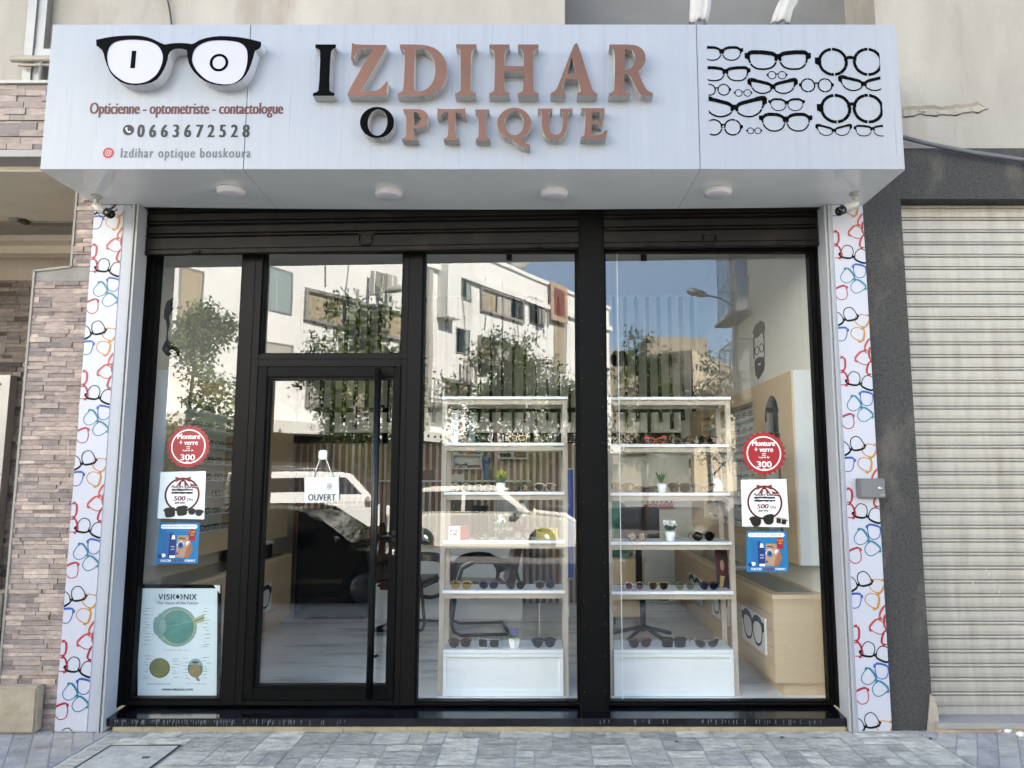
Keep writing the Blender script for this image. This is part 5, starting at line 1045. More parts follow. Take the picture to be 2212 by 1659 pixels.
# ---- potted artificial flowers
m_leaf = M('leaf_green', '#2f5a2c', .5, var=.3, vs=30); m_leafd = M('leaf_dark', '#1f3a20', .5, var=.3, vs=30); m_grav = M('white_gravel', '#d9d6cf', .8, var=.2, vs=90, bump=1, bs=120)
def leafq(mb, o, d, l, w_, m):
    d = Vector(d).normalized(); s = d.cross(Vector((0, -1, .2))).normalized() * w_ / 2; o = Vector(o)
    mb.face([o, o + d * l * .4 + s + Vector((0, 0, .004)), o + d * l, o + d * l * .4 - s], m)
def pot(px, ref, z, r, h, col, label, kind, Y=YU0 + .075, square=False):
    c = W(px, ref, Y); root = thing('flower_pot', label, 'potted flower', (c.x, Y, z)); mp_ = M('pot_' + col[1:], col, .3)
    b = MB()
    prof = [(r * .6, z + .0005), (r * .72, z + .002), (r * .92, z + h * .6), (r, z + h), (r * .9, z + h), (r * .86, z + h * .9), (.001, z + h * .88)]
    b.lathe(prof, (c.x, Y, 0), 4 if square else 22, smooth=not square); b.build('pot', mp_, root)
    b = MB(); b.lathe([(r * .86, z + h * .89), (r * .7, z + h * .97), (.001, z + h)], (c.x, Y, 0), 14); b.build('gravel', m_grav, root)
    b = MB(); top = Vector((c.x, Y, z + h)); random.seed(int(px)); lf_ = m_leaf; fl = []
    if kind == 'yellow':
        for i in range(14): a = random.uniform(0, 6.28); leafq(b, top, (math.cos(a), math.sin(a) * .6, random.uniform(.5, 1.4)), random.uniform(.05, .075), .022, 0)
        for i in range(34): a = random.uniform(0, 6.28); q = top + Vector((random.uniform(-.035, .035), random.uniform(-.025, .02), random.uniform(.035, .075))); fl.append((q, (math.cos(a), math.sin(a) - .3, random.uniform(.1, 1)), .028, .013))
        fm = M('petal_yellow', '#d6d13a', .5)
    elif kind == 'white_small':
        for i in range(12): a = random.uniform(0, 6.28); leafq(b, top + Vector((0, 0, .02)), (math.cos(a), math.sin(a) * .6, random.uniform(.2, .9)), random.uniform(.045, .075), .03, 0)
        b.tube([top, top + Vector((0, 0, .03))], .003, 6)
        for i in range(24): a = random.uniform(0, 6.28); q = top + Vector((random.uniform(-.025, .025), -.012, random.uniform(.055, .095))); fl.append((q, (math.cos(a), -.4, math.sin(a)), .02, .009))
        fm = M('petal_white', '#eef0ea', .5)
    elif kind == 'tulip':
        for s in (1, -1, .3, -.5): leafq(b, top + Vector((0, 0, .008)), (s, -.2, .55), .055, .022, 0)
        b.tube([top, top + Vector((0, 0, .03))], .003, 6)
        for i in range(9): a = i * 2.4; q = top + Vector((math.cos(a) * .006, math.sin(a) * .006 - .004, .022)); fl.append((q, (math.cos(a) * .33, math.sin(a) * .33, 1), .05, .034))
        fm = M('petal_violet', '#8f7fd0', .5, var=.15, vs=40)
    elif kind == 'rose':
        for s in (1, -1, .5, -.6, .1): leafq(b, top + Vector((0, -.005, .012)), (s, -.25, .6), .055, .036, 0)
        b.tube([top, top + Vector((0, 0, .035))], .003, 6)
        for i in range(26): a = i * 2.4; rr = .006 + .0011 * i; q = top + Vector((math.cos(a) * rr, math.sin(a) * rr * .7 - .006, .048 + .012 * math.cos(i))); fl.append((q, (math.cos(a), math.sin(a), .8), .026, .03))
        fm = M('petal_white', '#eef0ea'); lf_ = m_leafd
    else:
        for i in range(20): a = random.uniform(0, 6.28); leafq(b, top, (math.cos(a) * .7, math.sin(a) * .4, random.uniform(.7, 1.6)), random.uniform(.05, .1), .012, 0)
        fm = None
    b.build('leaves', lf_, root)
    if fm:
        b = MB()
        for q, d, l, w_ in fl: leafq(b, q, d, l, w_, 0)
        b.build('flower', fm, root)
    return root
pot(1082, 1063, A[2], .034, .062, '#f1f2f2', 'white pot of yellow artificial flowers on a display shelf', 'yellow')
pot(1083, 1168, A[3], .034, .066, '#1b2024', 'small black pot with white gravel and small white blooms', 'white_small')
pot(1111, 1400, A[5], .038, .058, '#f3f3f1', 'white square pot with a purple tulip on the cabinet top', 'tulip', YU0 + .06, True)
pot(1430, 1065, Bz[2], .034, .062, '#f1f2f2', 'white pot with a spiky green plant on a display shelf', 'spiky')
pot(1448, 1171, Bz[3], .036, .064, '#f1f2f2', 'white pot with a white artificial rose on a display shelf', 'rose')
# ---- printed cards and boxes on the shelves
def card(px0, px1, yt, yb, Y, name, label, cat, mt, lean=.03, thick=.002):
    root = thing(name, label, cat, W((px0 + px1) / 2, yb, Y)); a = W(px0, yb, Y); c = W(px1, yb, Y); t_ = W(px0, yt, Y)
    b = MB(); b.hexa([(a.x, Y, a.z), (c.x, Y, a.z), (c.x, Y + thick, a.z), (a.x, Y + thick, a.z), (a.x, Y + lean, t_.z), (c.x, Y + lean, t_.z), (c.x, Y + lean + thick, t_.z), (a.x, Y + lean + thick, t_.z)]); b.build('card', mt, root)
    def mp(fx, fz, h=0): return (a.x + (c.x - a.x) * fx, Y + lean * fz - h, a.z + (t_.z - a.z) * fz)
    return root, mp
root, mp = card(974, 989, 886, 956, YU0 + .12, 'leaflet', 'white leaflet of small print standing on the highest stocked shelf of the left unit', 'leaflet', M('paper_white', '#eceeed', .5))
b = MB(); random.seed(2)
for i in range(16): l = random.uniform(.4, .75); b.face([mp(.15, .93 - i * .053, .001), mp(.15 + l, .93 - i * .053, .001), mp(.15 + l, .915 - i * .053, .001), mp(.15, .915 - i * .053, .001)])
b.build('small_print', M('print_soft', '#9aa0a2', .6), root)
root, mp = card(989.5, 1010, 884, 956, YU0 + .115, 'leaflet', 'black leaflet with an orange eye diagram headed DE L OEIL, beside the white leaflet', 'leaflet', M('paper_black', '#17181a', .4))
b = MB(); b.text("DE L'ŒIL", .5, .86, .5, .05, lambda x, z, h=0: mp(x, z, .002), 1)
cc = lambda cx, cy, rx, ry: [(cx + rx * math.cos(i * .3142), cy + ry * math.sin(i * .3142)) for i in range(20)]
b.prism(cc(.48, .42, .32, .16), lambda x, z, h=0: mp(x, z, .0015), 0, 0, 0); b.prism(cc(.48, .45, .18, .09), lambda x, z, h=0: mp(x, z, .002), 0, 0, 2)
for i in range(4): b.prism(cc(.2 + i * .2, .12, .07, .035), lambda x, z, h=0: mp(x, z, .0015), 0, 0, 0)
b.build('print', [M('eye_orange', '#d98a6a', .5, var=.2, vs=60), M('paper_white', '#eceeed'), M('eye_red', '#b8473a', .5)], root)
root, mp = card(1012, 1026, 892, 956, YU0 + .13, 'leaflet', 'grey green leaflet partly behind the black one', 'leaflet', M('paper_slate', '#5f6d6b', .5))
def boxthing(px0, px1, yt, yb, Y, dp, name, label, cat, mts):
    a = W(px0, yb, Y); c = W(px1, yt, Y); root = thing(name, label, cat, ((a.x + c.x) / 2, Y, a.z)); return root, a, c
root, a, c = boxthing(969, 994, 1137, 1167, YU0 + .05, .08, 'gift_box', 'red and white box printed ART IS NOT A CRIME', 'box', None)
z0 = A[3] + .001; b = MB(); p = [Vector((a.x, YU0 + .04, 0)), Vector((c.x, YU0 + .055, 0)), Vector((c.x + .062, YU0 + .10, 0)), Vector((a.x + .06, YU0 + .09, 0))]; hh = c.z - z0
P0 = [(q.x, q.y, z0) for q in p]; P1 = [(q.x, q.y, z0 + hh) for q in p]
b.face([P0[0], P0[1], P1[1], P1[0]], 0); b.face([P0[1], P0[2], P1[2], P1[1]], 1); b.face([P0[2], P0[3], P1[3], P1[2]], 1); b.face([P0[3], P0[0], P1[0], P1[3]], 0); b.face(P1, 0); b.build('box', [M('box_white', '#e7e3e2', .4, var=.15, vs=80), M('box_red', '#d2122a', .4)], root)
b = MB(); f2 = lambda x, z, h=0: (x, YU0 + .04 + .015 * (x - a.x) / (c.x - a.x) - .001, z); w_ = c.x - a.x
b.text('ART IS NOT', a.x + w_ * .5, z0 + hh * .66, w_ * .8, hh * .2, f2, 0, 0, .03); b.text('A CRIME', a.x + w_ * .42, z0 + hh * .4, w_ * .6, hh * .2, f2, 0, 0, .03); b.build('lettering', M('ink_black', '#16161c'), root)
root, a, c = boxthing(1158, 1205, 1141, 1167, YU0 + .14, .03, 'display_plaque', "yellow plaque lettered MUSCAT'S at the right end of the shelf with the black pot", 'plaque', None)
b = MB(); b.box(a.x, c.x, YU0 + .14, YU0 + .165, A[3] + .001, c.z); b.build('plaque', M('plaque_yellow', '#e2cb45', .4, var=.1, vs=30), root)
b = MB(); b.text("MUSCAT'S", (a.x + c.x) / 2, A[3] + (c.z - A[3]) * .78, (c.x - a.x) * .8, (c.z - A[3]) * .26, FY(YU0 + .139)); b.build('lettering', M('ink_black', '#16161c'), root)
root, mp = card(1538, 1563, 975, 1062, YU0 + .2, 'portrait_card', 'standing card with a photo of a dark haired woman in glasses, right display unit', 'photo card', M('card_blue', '#b9c3d6', .35), .05)
b = MB(); L2 = lambda d: (lambda x, z, h=0: mp(x, z, d))
b.prism([(.25, .35), (.3, .75), (.45, .95), (.7, .93), (.85, .7), (.85, .3), (.6, .2)], L2(.001), 0, 0, 0); b.prism(cc(.52, .66, .19, .19), L2(.002), 0, 0, 1); b.prism([(.42, .5), (.62, .5), (.68, .3), (.36, .3)], L2(.0018), 0, 0, 1); b.prism([(.05, .0), (.2, .28), (.45, .34), (.65, .32), (.95, .2), (.95, .0)], L2(.0022), 0, 0, 2)
for cx in (.42, .62): b.prism(cc(cx, .68, .1, .045), L2(.003), 0, 0, 0, holes=[cc(cx, .68, .075, .03)])
b.prism([(.46, .545), (.52, .56), (.58, .545), (.52, .53)], L2(.003), 0, 0, 3); b.build('photo', [M('hair_dark', '#211a18', .5), M('skin_pale', '#e2b796'), M('blouse', '#d7deea', .5), M('lip', '#a83a3e', .5)], root)
root, mp = card(1550, 1577, 1188, 1279, YU0 + .18, 'portrait_card', 'standing dark red and black card with a gold motif, right display unit', 'photo card', M('card_wine', '#5b1424', .35), .05)
b = MB(); b.prism([(0, 0), (1, 0), (1, .34), (.0, .42)], L2(.001), 0, 0, 0); b.prism([(.1, .05), (.4, .02), (.6, .3), (.7, .36), (.3, .38), (.25, .2)], L2(.002), 0, 0, 1); b.prism(cc(.5, .62, .16, .13), L2(.001), 0, 0, 2); b.prism([(.2, .6), (.35, .85), (.7, .88), (.85, .6), (.7, .75), (.4, .74)], L2(.002), 0, 0, 0); b.build('photo', [M('paper_black', '#17181a'), M('card_gold', '#d8b074', .4), M('skin_pale', '#e2b796')], root)
# ---- furniture further in
ds = thing('reception_desk', 'white reception desk with a huge black spectacle emblem on its front', 'desk', (-.95, 3.1, ZFL))
YD = 3.10; dx0, dx1 = W(800, 1240, YD).x, W(1128, 1240, YD).x; dz = W(1000, 1178, YD).z
b = MB(); b.box(dx0, dx1, YD, YD + .03, ZFL, dz - .03); b.box(dx0, dx0 + .03, YD + .03, YD + .55, ZFL, dz - .03); b.box(dx1 - .03, dx1, YD + .03, YD + .55, ZFL, dz - .03); b.build('body', m_wl, ds)
boxo('top', m_tant, ds, dx0 - .02, dx1 + .02, YD - .02, YD + .57, dz - .029, dz)
b = MB(); q = W(977, 1249, YD); print_spec(b, 'soft', 1.10, .46, .055, q.x, q.z, 0, FY(YD - .003)); b.build('spectacle_emblem', m_bf, ds)
cbd = thing('dark_cabinet', 'tall black cabinet standing near the back of the shop, seen through the door', 'cabinet', (-2.2, 3.1, ZFL))
boxo('body', M('cabinet_black', '#05060a', .25, spec=.3), cbd, W(640, 1200, 3.05).x, W(792, 1200, 3.05).x, 3.05, 3.45, ZFL + .002, 1.2, bevel=.004); boxo('top', M('cabinet_black2', '#0a0b0f', .25), cbd, W(636, 1200, 3.05).x, W(796, 1200, 3.05).x, 3.03, 3.47, 1.201, 1.23)
m_plast = M('wrapped_leather', '#3f2419', .18, var=.3, vs=9, bump=.5, bs=25, spec=.7); m_bt = M('tube_black', '#08080a', .3, spec=.35)
def visitor_chair(x, y, rz, label):
    root = thing('visitor_chair', label, 'chair', (x, y, ZFL), None, rz); b = MB()
    b.hexa([(-.25, -.24, .40), (.25, -.24, .42), (.25, .24, .40), (-.25, .24, .38), (-.25, -.24, .48), (.25, -.24, .50), (.25, .24, .48), (-.25, .24, .46)]); b.build('seat', m_plast, root, True, bevel=.03)
    b = MB(); b.hexa([(-.24, .22, .44), (.24, .22, .44), (.24, .30, .44), (-.24, .30, .44), (-.23, .36, 1.0), (.23, .36, 1.0), (.23, .42, 1.0), (-.23, .42, 1.0)]); b.build('backrest', m_plast, root, True, bevel=.03)
    for s in (1, -1):
        X = s * .29; b = MB(); b.tube([(X, .24, .02), (X, -.2, .02), (X, -.27, .05), (X, -.29, .12), (X, -.25, .45), (X, -.2, .62), (X, -.08, .68), (X, .1, .67), (X, .3, .62), (X, .33, .5)], .016, 8); b.build('side_frame', m_bt, root, True)
    b = MB(); b.tube([(-.29, .24, .02), (.29, .24, .02)], .016, 8); b.tube([(-.29, .0, .40), (.29, .0, .40)], .014, 8); b.build('crossbar', m_bt, root, True)
    return root
q = G(1052, 1330, ZFL); visitor_chair(q.x, 2.45, R(-82), 'brown plastic wrapped visitor chair with a looping black tube frame before the desk')
visitor_chair(-1.28, 2.6, R(75), 'brown plastic wrapped visitor chair half hidden by the door pull handle')
ex = thing('office_chair', 'brown leather office chair behind the reception desk', 'chair', (-.85, 3.78, ZFL))
b = MB(); q0, q1 = W(955, 1140, 3.75), W(1018, 1066, 3.75); b.box(q0.x, q1.x, 3.72, 3.80, q0.z - .2, q1.z); b.build('backrest', m_plast, ex, bevel=.03); b = MB(); b.box(q0.x, q1.x, 3.66, 3.98, .5, .58); b.build('seat', m_plast, ex, bevel=.02)
b = MB(); b.tube([((q0.x + q1.x) / 2, 3.8, .12), ((q0.x + q1.x) / 2, 3.8, .5)], .03, 10)
for k in range(5): b.tube([((q0.x + q1.x) / 2, 3.8, .17), ((q0.x + q1.x) / 2 + .2 * math.cos(k * 1.257), 3.8 + .2 * math.sin(k * 1.257), .13)], .02, 8)
b.build('base', m_bt, ex); b = MB(); b.box((q0.x + q1.x) / 2 - .03, (q0.x + q1.x) / 2 + .03, 3.76, 3.79, .55, q0.z - .15); b.build('spine', m_bt, ex)
# things on the desk
for k, (x0, x1) in enumerate(((1021, 1036), (1038, 1053))):
    a = W(x0, 1150, YD + .3); c = W(x1, 1093, YD + .3); b = MB(); b.box(a.x, c.x, YD + .2, YD + .45, dz + .001, c.z); tag(b.build('ring_binder', M('binder_black', '#050506', .5, spec=.2), bevel=.004), ('black upright ring binder on the reception desk, the one nearer the office chair', 'black upright ring binder on the reception desk, the one nearer the paper tray')[k], 'binder')
tr_ = thing('paper_tray', 'black wire paper tray with papers on the reception desk', 'paper tray', W(1085, 1160, YD + .3)); a, c = W(1062, 1165, YD + .25), W(1114, 1108, YD + .25); b = MB()
for x in (a.x, c.x - .02): b.box(x, x + .02, YD + .2, YD + .45, dz + .001, c.z)
for z in (dz + .005, dz + .12, dz + .24): b.box(a.x + .02, c.x - .02, YD + .2, YD + .45, z, z + .012)
b.build('rack', m_bt, tr_); b = MB(); b.box(a.x + .03, c.x - .03, YD + .21, YD + .43, dz + .135, dz + .17); b.build('papers', M('paper_white', '#eceeed'), tr_)
wc_ = thing('wall_chart', 'white reading chart with a red and green square on the slatted back wall', 'chart', W(1106, 1100, YB - .04)); a, c = W(1073, 1117, YB - .04), W(1140, 1078, YB - .04); b = MB(); b.box(a.x, c.x, YB - .045, YB - .031, a.z, c.z); b.build('board', M('paper_white', '#eceeed'), wc_)
b = MB(); w_ = c.x - a.x; h_ = c.z - a.z; F = lambda x, z: (a.x + w_ * x, YB - .0465, a.z + h_ * z)
for (x0, x1, z0, z1, m) in ((.72, .80, .76, .94, 0), (.80, .88, .76, .94, 1)): b.face([F(x0, z0), F(x1, z0), F(x1, z1), F(x0, z1)], m)
for i in range(9):
    for x0 in (.04, .38): b.face([F(x0, .85 - i * .08), F(x0 + random.uniform(.15, .3), .85 - i * .08), F(x0 + .2, .83 - i * .08), F(x0, .83 - i * .08)], 2)
b.build('print', [M('chart_red', '#c23a2c', .5), M('chart_green', '#3f9d57', .5), M('print_soft', '#9aa0a2')], wc_)
ban = thing('banner_stand', 'narrow blue banner in a white frame near the back wall', 'banner', W(1224, 1165, 3.2)); a, c = W(1213, 1172, 3.2), W(1238, 1012, 3.2)
b = MB(); b.box(a.x, a.x + .012, 3.2, 3.22, ZFL + .4, c.z); b.box(a.x + .012, c.x, 3.2, 3.22, c.z - .015, c.z); b.box(a.x + .0, c.x, 3.19, 3.3, ZFL + .385, ZFL + .4); b.box(a.x + .05, a.x + .08, 3.2, 3.23, ZFL, ZFL + .385); b.build('frame', m_wl, ban); boxo('banner', M('banner_blue', '#3a64c8', .5, var=.15, vs=6), ban, a.x + .013, c.x, 3.205, 3.215, ZFL + .401, c.z - .016)
# wall shelves on the slats
def niche(px0, px1, yt, yb, label, what):
    Y = YB - .031; a, c = W(px0, yb, Y - .1), W(px1, yt, Y - .1); root = thing('box_shelf', label, 'shelf', ((a.x + c.x) / 2, Y, a.z)); b = MB(); d = .14; e = .014
    b.box(a.x, c.x, Y - d, Y, a.z, a.z + e); b.box(a.x, c.x, Y - d, Y, c.z - e, c.z); b.box(a.x, a.x + e, Y - d, Y, a.z + e, c.z - e); b.box(c.x - e, c.x, Y - d, Y, a.z + e, c.z - e); b.box(a.x + e, c.x - e, Y - .006, Y, a.z + e, c.z - e); b.build('carcass', m_wl, root)
    return a, c, Y - .1
a, c, y_ = niche(977, 1042, 982, 1014, 'white box shelf on the slatted wall holding cat eye glasses and a small book', 0)
sunglasses(984, 1008, a.z + .0145, 'cat', 'black', 'clear', 'black cat eye spectacles inside the white box shelf on the slatted wall', y_, None, 0, 1010, .006, 'frames on the back wall')
b = MB(); q = W(1024, 1010, y_); b.box(q.x - .08, q.x + .08, y_, y_ + .06, a.z + .0145, a.z + .045); tag(b.build('book', M('book_brown', '#7a4a30', .5)), 'small brown book inside the white box shelf with the cat eye glasses', 'book')
random.seed(9)
for k, (px0, px1, col, lab) in enumerate(((979, 993, '#d6d2c8', 'cream box standing on top of the white box shelf'), (1002, 1020, '#b0552c', 'stack of orange boxes on top of the white box shelf'), (1026, 1038, '#2f6ea3', 'blue box standing on top of the white box shelf'))):
    b = MB(); x0, x1 = W(px0, 980, y_).x, W(px1, 980, y_).x; n = 3 if k == 1 else 1; H = .16 if k != 1 else .055
    for i in range(n): b.box(x0, x1 - .01 * (i % 2), y_ - .02, y_ + .06, c.z + .001 + i * (H + .003), c.z + .001 + i * (H + .003) + H)
    tag(b.build('carton', M('carton%d' % k, col, .5)), lab, 'box')
a, c, y_ = niche(1076, 1140, 962, 992, 'white box shelf on the slatted wall holding dark glasses and a brown case', 0)
sunglasses(1080, 1105, a.z + .0145, 'way', 'black', 'dark', 'black sunglasses inside the white box shelf right of the first', y_, None, 0, 990, .006, 'frames on the back wall')
b = MB(); q = W(1124, 990, y_); b.box(q.x - .07, q.x + .07, y_, y_ + .05, a.z + .0145, a.z + .15); tag(b.build('glasses_case', M('case_brown', '#6b3d22', .4), bevel=.01), 'brown spectacle case inside the right hand white box shelf on the slatted wall', 'case')
b = MB(); z = W(1000, 1038, YB - .15).z; b.box(-2.0, -.1, YB - .18, YB - .031, z - .018, z); tag(b.build('wall_shelf', m_wl), 'long white shelf across the slatted back wall', 'shelf')
for k, (px, col, hh_, lab) in enumerate(((1051, '#2a63a8', .28, 'tall blue folder on the long white shelf'), (985, '#e4e2da', .07, 'folded pale cloths on the long white shelf'), (912, '#5b4038', .12, 'brown cases piled on the long white shelf near the door'), (1170, '#2c2a2a', .2, 'small dark bottle on the long white shelf'))):
    if k == 3: continue
    q = W(px, 1038, YB - .12); b = MB(); hw = (.03, .1, .12, .03)[k]; b.box(q.x - hw, q.x + hw, YB - .16, YB - .05, z + .001, z + hh_); tag(b.build(('folder', 'cloth_pile', 'case_pile', 'bottle')[k], M('shelf_item%d' % k, col, .5), bevel=.006), lab, ('folder', 'cloth', 'case', 'bottle')[k])
# back wall right of the slats: small coloured shelves with frames, desk, mesh chair
SH = [(1342, 1402, 978, '#8a5a3c', 'brown', 3), (1365, 1428, 1062, '#3f77a8', 'blue', 2), (1395, 1455, 1091, '#c23a2c', 'red', 2), (1440, 1484, 975, '#5aa0c8', 'pale blue', 2)]
for px0, px1, py, col, nm, n in SH[:3] + SH[3:]:
    Y = YB - .12; a, c = W(px0, py, Y), W(px1, py, Y); o = boxo('wall_shelf', M('shelf_' + nm.replace(' ', '_'), col, .5), None, a.x, c.x, Y, YB - .001, a.z - .03, a.z); tag(o, '%s wall shelf with spectacle frames on the plain back wall' % nm, 'shelf')
    for i in range(n):
        p0 = px0 + (px1 - px0) * (i + .08) / n; p1 = px0 + (px1 - px0) * (i + .92) / n
        sunglasses(p0, p1, a.z, ('round', 'soft', 'way')[i % 3], 'black', 'clear', '%s black spectacle frame on the %s wall shelf' % (('leftmost', 'middle' if n == 3 else 'right hand', 'rightmost')[i], nm), Y + .03, None, 0, py, .006, 'frames on the back wall')
dk = thing('work_desk', 'tan work desk behind the right display unit', 'desk', (1.0, 2.6, ZFL)); a, c = W(1296, 1240, 2.5), W(1392, 1208, 2.5)
b = MB(); b.box(a.x, c.x, 2.5, 2.52, ZFL + .12, c.z - .025); b.box(a.x, a.x + .025, 2.52, 3.05, ZFL, c.z - .025); b.box(c.x - .025, c.x, 2.52, 3.05, ZFL, c.z - .025); b.build('body', m_tan, dk); boxo('top', m_tant, dk, a.x - .02, c.x + .02, 2.48, 3.07, c.z - .024, c.z)
oc = thing('office_chair', 'black mesh office chair at the tan work desk', 'chair', W(1375, 1360, 2.2)); q = G(1375, 1372, ZFL); a, c = W(1330, 1165, 2.35), W(1428, 1095, 2.35)
b = MB(); b.box(a.x + .04, c.x - .02, 2.33, 2.37, a.z - .05, c.z); b.build('backrest', m_bt, oc, bevel=.015); b = MB(); sx = (a.x + c.x) / 2; b.box(sx - .24, sx + .24, 1.92, 2.36, .46, .55); b.build('seat', M('seat_black', '#141416', .7), oc, bevel=.03)
b = MB(); b.tube([(sx, 2.14, .16), (sx, 2.14, .46)], .028, 10)
for k in range(5): b.tube([(sx, 2.14, .2), (sx + .28 * math.cos(k * 1.257 + .3), 2.14 + .28 * math.sin(k * 1.257 + .3), .125)], .018, 8)
b.build('base', m_bt, oc); b = MB(); b.box(sx - .03, sx + .03, 2.36, 2.39, .5, a.z); b.build('spine', m_bt, oc)
ec = thing('eye_chart', 'white letter chart on the plain back wall at the right', 'chart', W(1500, 1010, YB - .01)); a, c = W(1491, 1068, YB - .012), W(1512, 975, YB - .012); boxo('board', M('paper_white', '#eceeed'), ec, a.x, c.x, YB - .012, YB - .001, a.z, c.z)
b = MB(); h_ = c.z - a.z
for t_, f, s in (('m', .72, .11), ('E', .52, .1), ('m', .34, .08), ('E m', .18, .05)): b.text(t_, (a.x + c.x) / 2, a.z + h_ * f, None, s, FY(YB - .0135), 0, 0, .04)
b.build('letters', M('ink_black', '#16161c'), ec)

# green plastic wrapped armchair beyond the right display unit
gc = thing('wrapped_chair', 'armchair wrapped in translucent green plastic beyond the white rose shelf', 'chair', W(1335, 1200, 2.6)); m_gp = M('green_plastic', '#2f8a6c', .2, var=.5, vs=9, bump=.6, bs=20, spec=.6)
cx = W(1322, 1150, 2.75).x
b = MB(); z1 = W(1322, 1080, 2.75).z; b.lathe([(.2, .75), (.25, .85), (.21, 1.1), (.17, z1 - .08), (.08, z1)], (cx, 2.85, 0), 16); b.build('backrest', m_gp, gc, weld=True)
b = MB(); b.lathe([(.22, .62), (.28, .66), (.27, .74), (.2, .76)], (cx, 2.8, 0), 16); b.tube([(cx, 2.8, ZFL), (cx, 2.8, .62)], .03, 8); b.build('seat', m_gp, gc)

# counter clutter
lp = thing('laptop', 'white laptop open on the counter behind the price stickers', 'laptop', (1.75, 1.9, .771)); m_lt = M('laptop_white', '#d9dcdd', .35)
b = MB(); b.box(1.66, 1.88, 1.75, 2.07, .7712, .786); b.build('base', m_lt, lp, bevel=.003); b = MB(); b.hexa([(1.66, 1.75, .787), (1.672, 1.75, .787), (1.672, 2.07, .787), (1.66, 2.07, .787), (1.60, 1.75, 1.0), (1.612, 1.75, 1.0), (1.612, 2.07, 1.0), (1.60, 2.07, 1.0)]); b.build('screen', m_lt, lp)
pr_ = thing('printer', 'black printer with a white lid on the counter seen through the door', 'printer', (-2.72, 2.2, .795)); b = MB(); b.box(-2.9, -2.58, 2.0, 2.4, .7955, .93); b.build('body', M('binder_black', '#050506'), pr_, bevel=.008); b = MB(); b.box(-2.91, -2.57, 1.99, 2.41, .931, .955); b.build('lid', M('laptop_white', '#d9dcdd'), pr_, bevel=.004)
random.seed(77)
for k, (px, w_, h_, col, lab) in enumerate(((908, .16, .10, '#3a2f5e', 'dark blue pen tray on the desk beside the door post'), (925, .06, .16, '#2a5c3a', 'green bottle on the desk beside the door post'), (1005, .12, .05, '#8a8f94', 'grey stapled papers on the desk beside the ring binders'))):
    q = W(px, 1170, YD + .25); b = MB(); b.box(q.x - w_ / 2, q.x + w_ / 2, YD + .2, YD + .3, dz + .001, dz + h_); tag(b.build(('pen_tray', 'bottle', 'papers')[k], M('desk_item%d' % k, col, .4), bevel=.01), lab, ('tray', 'bottle', 'papers')[k])
# ================================================================ the street behind the photographer (seen in the glass)
GLY = YGL                                     # mirror plane of the panes
m_asph = M('asphalt', '#6a6866', .9, var=.2, vs=6, bump=.5, bs=60)
b = MB(); b.box(-60, 60, -110, -4.32, -.35, -.14); struct(b.build('road', m_asph))
b = MB(); b.box(-40, 40, -4.45, -4.301, -.2, .0); struct(b.build('kerb', M('kerb_stone', '#a5a29b', .85, var=.2)))
E_, NV = Vector((.54, -.84, 0)), Vector((.84, .54, 0)); A0 = Vector((-9.7, 2 * GLY - 26.0, 0))
def fs(px, py):                               # photo point of a mirrored spot -> place along the facade, height
    u = (px - PX) / FOC; v = (PY - py) / FOC; k = u / (cp - v * sp); s = (k * 31 + 9.7) / (.54 - .84 * k); d = 31 + .84 * s
    return s, CAMH + (sp + v * cp) / (cp - v * sp) * d
def fbox(mb, s0, s1, z0, z1, o0, o1, m=0):
    P = lambda s, o, z: A0 + E_ * s + NV * o + Vector((0, 0, z))
    mb.hexa([P(s0, o1, z0), P(s1, o1, z0), P(s1, o0, z0), P(s0, o0, z0), P(s0, o1, z1), P(s1, o1, z1), P(s1, o0, z1), P(s0, o0, z1)], m)
m_opp = M('opposite_render', '#e9e7e0', .9, var=.08, vs=.5, stain='#a39a86', stain_s=.5, stain_a=.5, stain_str=(1, 1, .3)); m_grt = M('grey_trim', '#8d8a84', .8); m_bl = M('roller_blind', '#a89a7e', .7, var=.15, vs=3, stretch=(1, 1, 20)); m_wd = M('window_black', '#0c0f12', .15, spec=.5); m_pl = M('pale_panel', '#d9d4c6', .8)
ob_ = thing('opposite_building', 'long cream apartment block across the street, mirrored in the shop glass', 'building', A0)
ZR = 14.0; S0, S1 = -30, fs(1318, 800)[0]
b = MB(); fbox(b, S0, S1, -.14, ZR, -9, 0); b.build('wall', m_opp, ob_)
b = MB(); fbox(b, S0, S1 + .1, ZR - .12, ZR + .1, -.3, .12); fbox(b, S0, S1 + .1, ZR - 1.75, ZR - 1.45, .001, .22); b.build('cornice', m_opp, ob_)
def fwin(p0, p1, kind):
    s0, za = fs(*p0); s1, zb_ = fs(*p1); z1 = za; z0 = fs(p0[0], p1[1])[1] if len(p0) < 3 else 0
    return s0, s1
def window(px0, px1, yt0, yb0, cells, label=None, trim=True):
    """px0..px1 and the top and bottom at its left edge, all read off the mirrored picture"""
    s0, zt_ = fs(px0, yt0); _, zb_ = fs(px0, yb0); s1 = fs(px1, yt0 + (px1 - px0) * .28)[0]
    b = MB(); e = .14 if trim else .06; o = .16 if trim else .05
    fbox(b, s0, s1, zb_, zb_ + e, .001, o); fbox(b, s0, s1, zt_ - e, zt_, .001, o); fbox(b, s0, s0 + e, zb_ + e, zt_ - e, .001, o); fbox(b, s1 - e, s1, zb_ + e, zt_ - e, .001, o); f_ = b.build('window', m_grt if trim else m_alu, ob_)
    n = sum(c[1] for c in cells); x = s0 + e; L_ = (s1 - s0 - 2 * e)
    b = MB()
    for m, fr_ in cells: w2 = L_ * fr_ / n; fbox(b, x + .02, x + w2 - .02, zb_ + e, zt_ - e, .002, .03, m); x += w2
    b.build('pane', [m_bl, m_pl, m_wd, M('curtain', '#8f9e9b', .4)], f_)
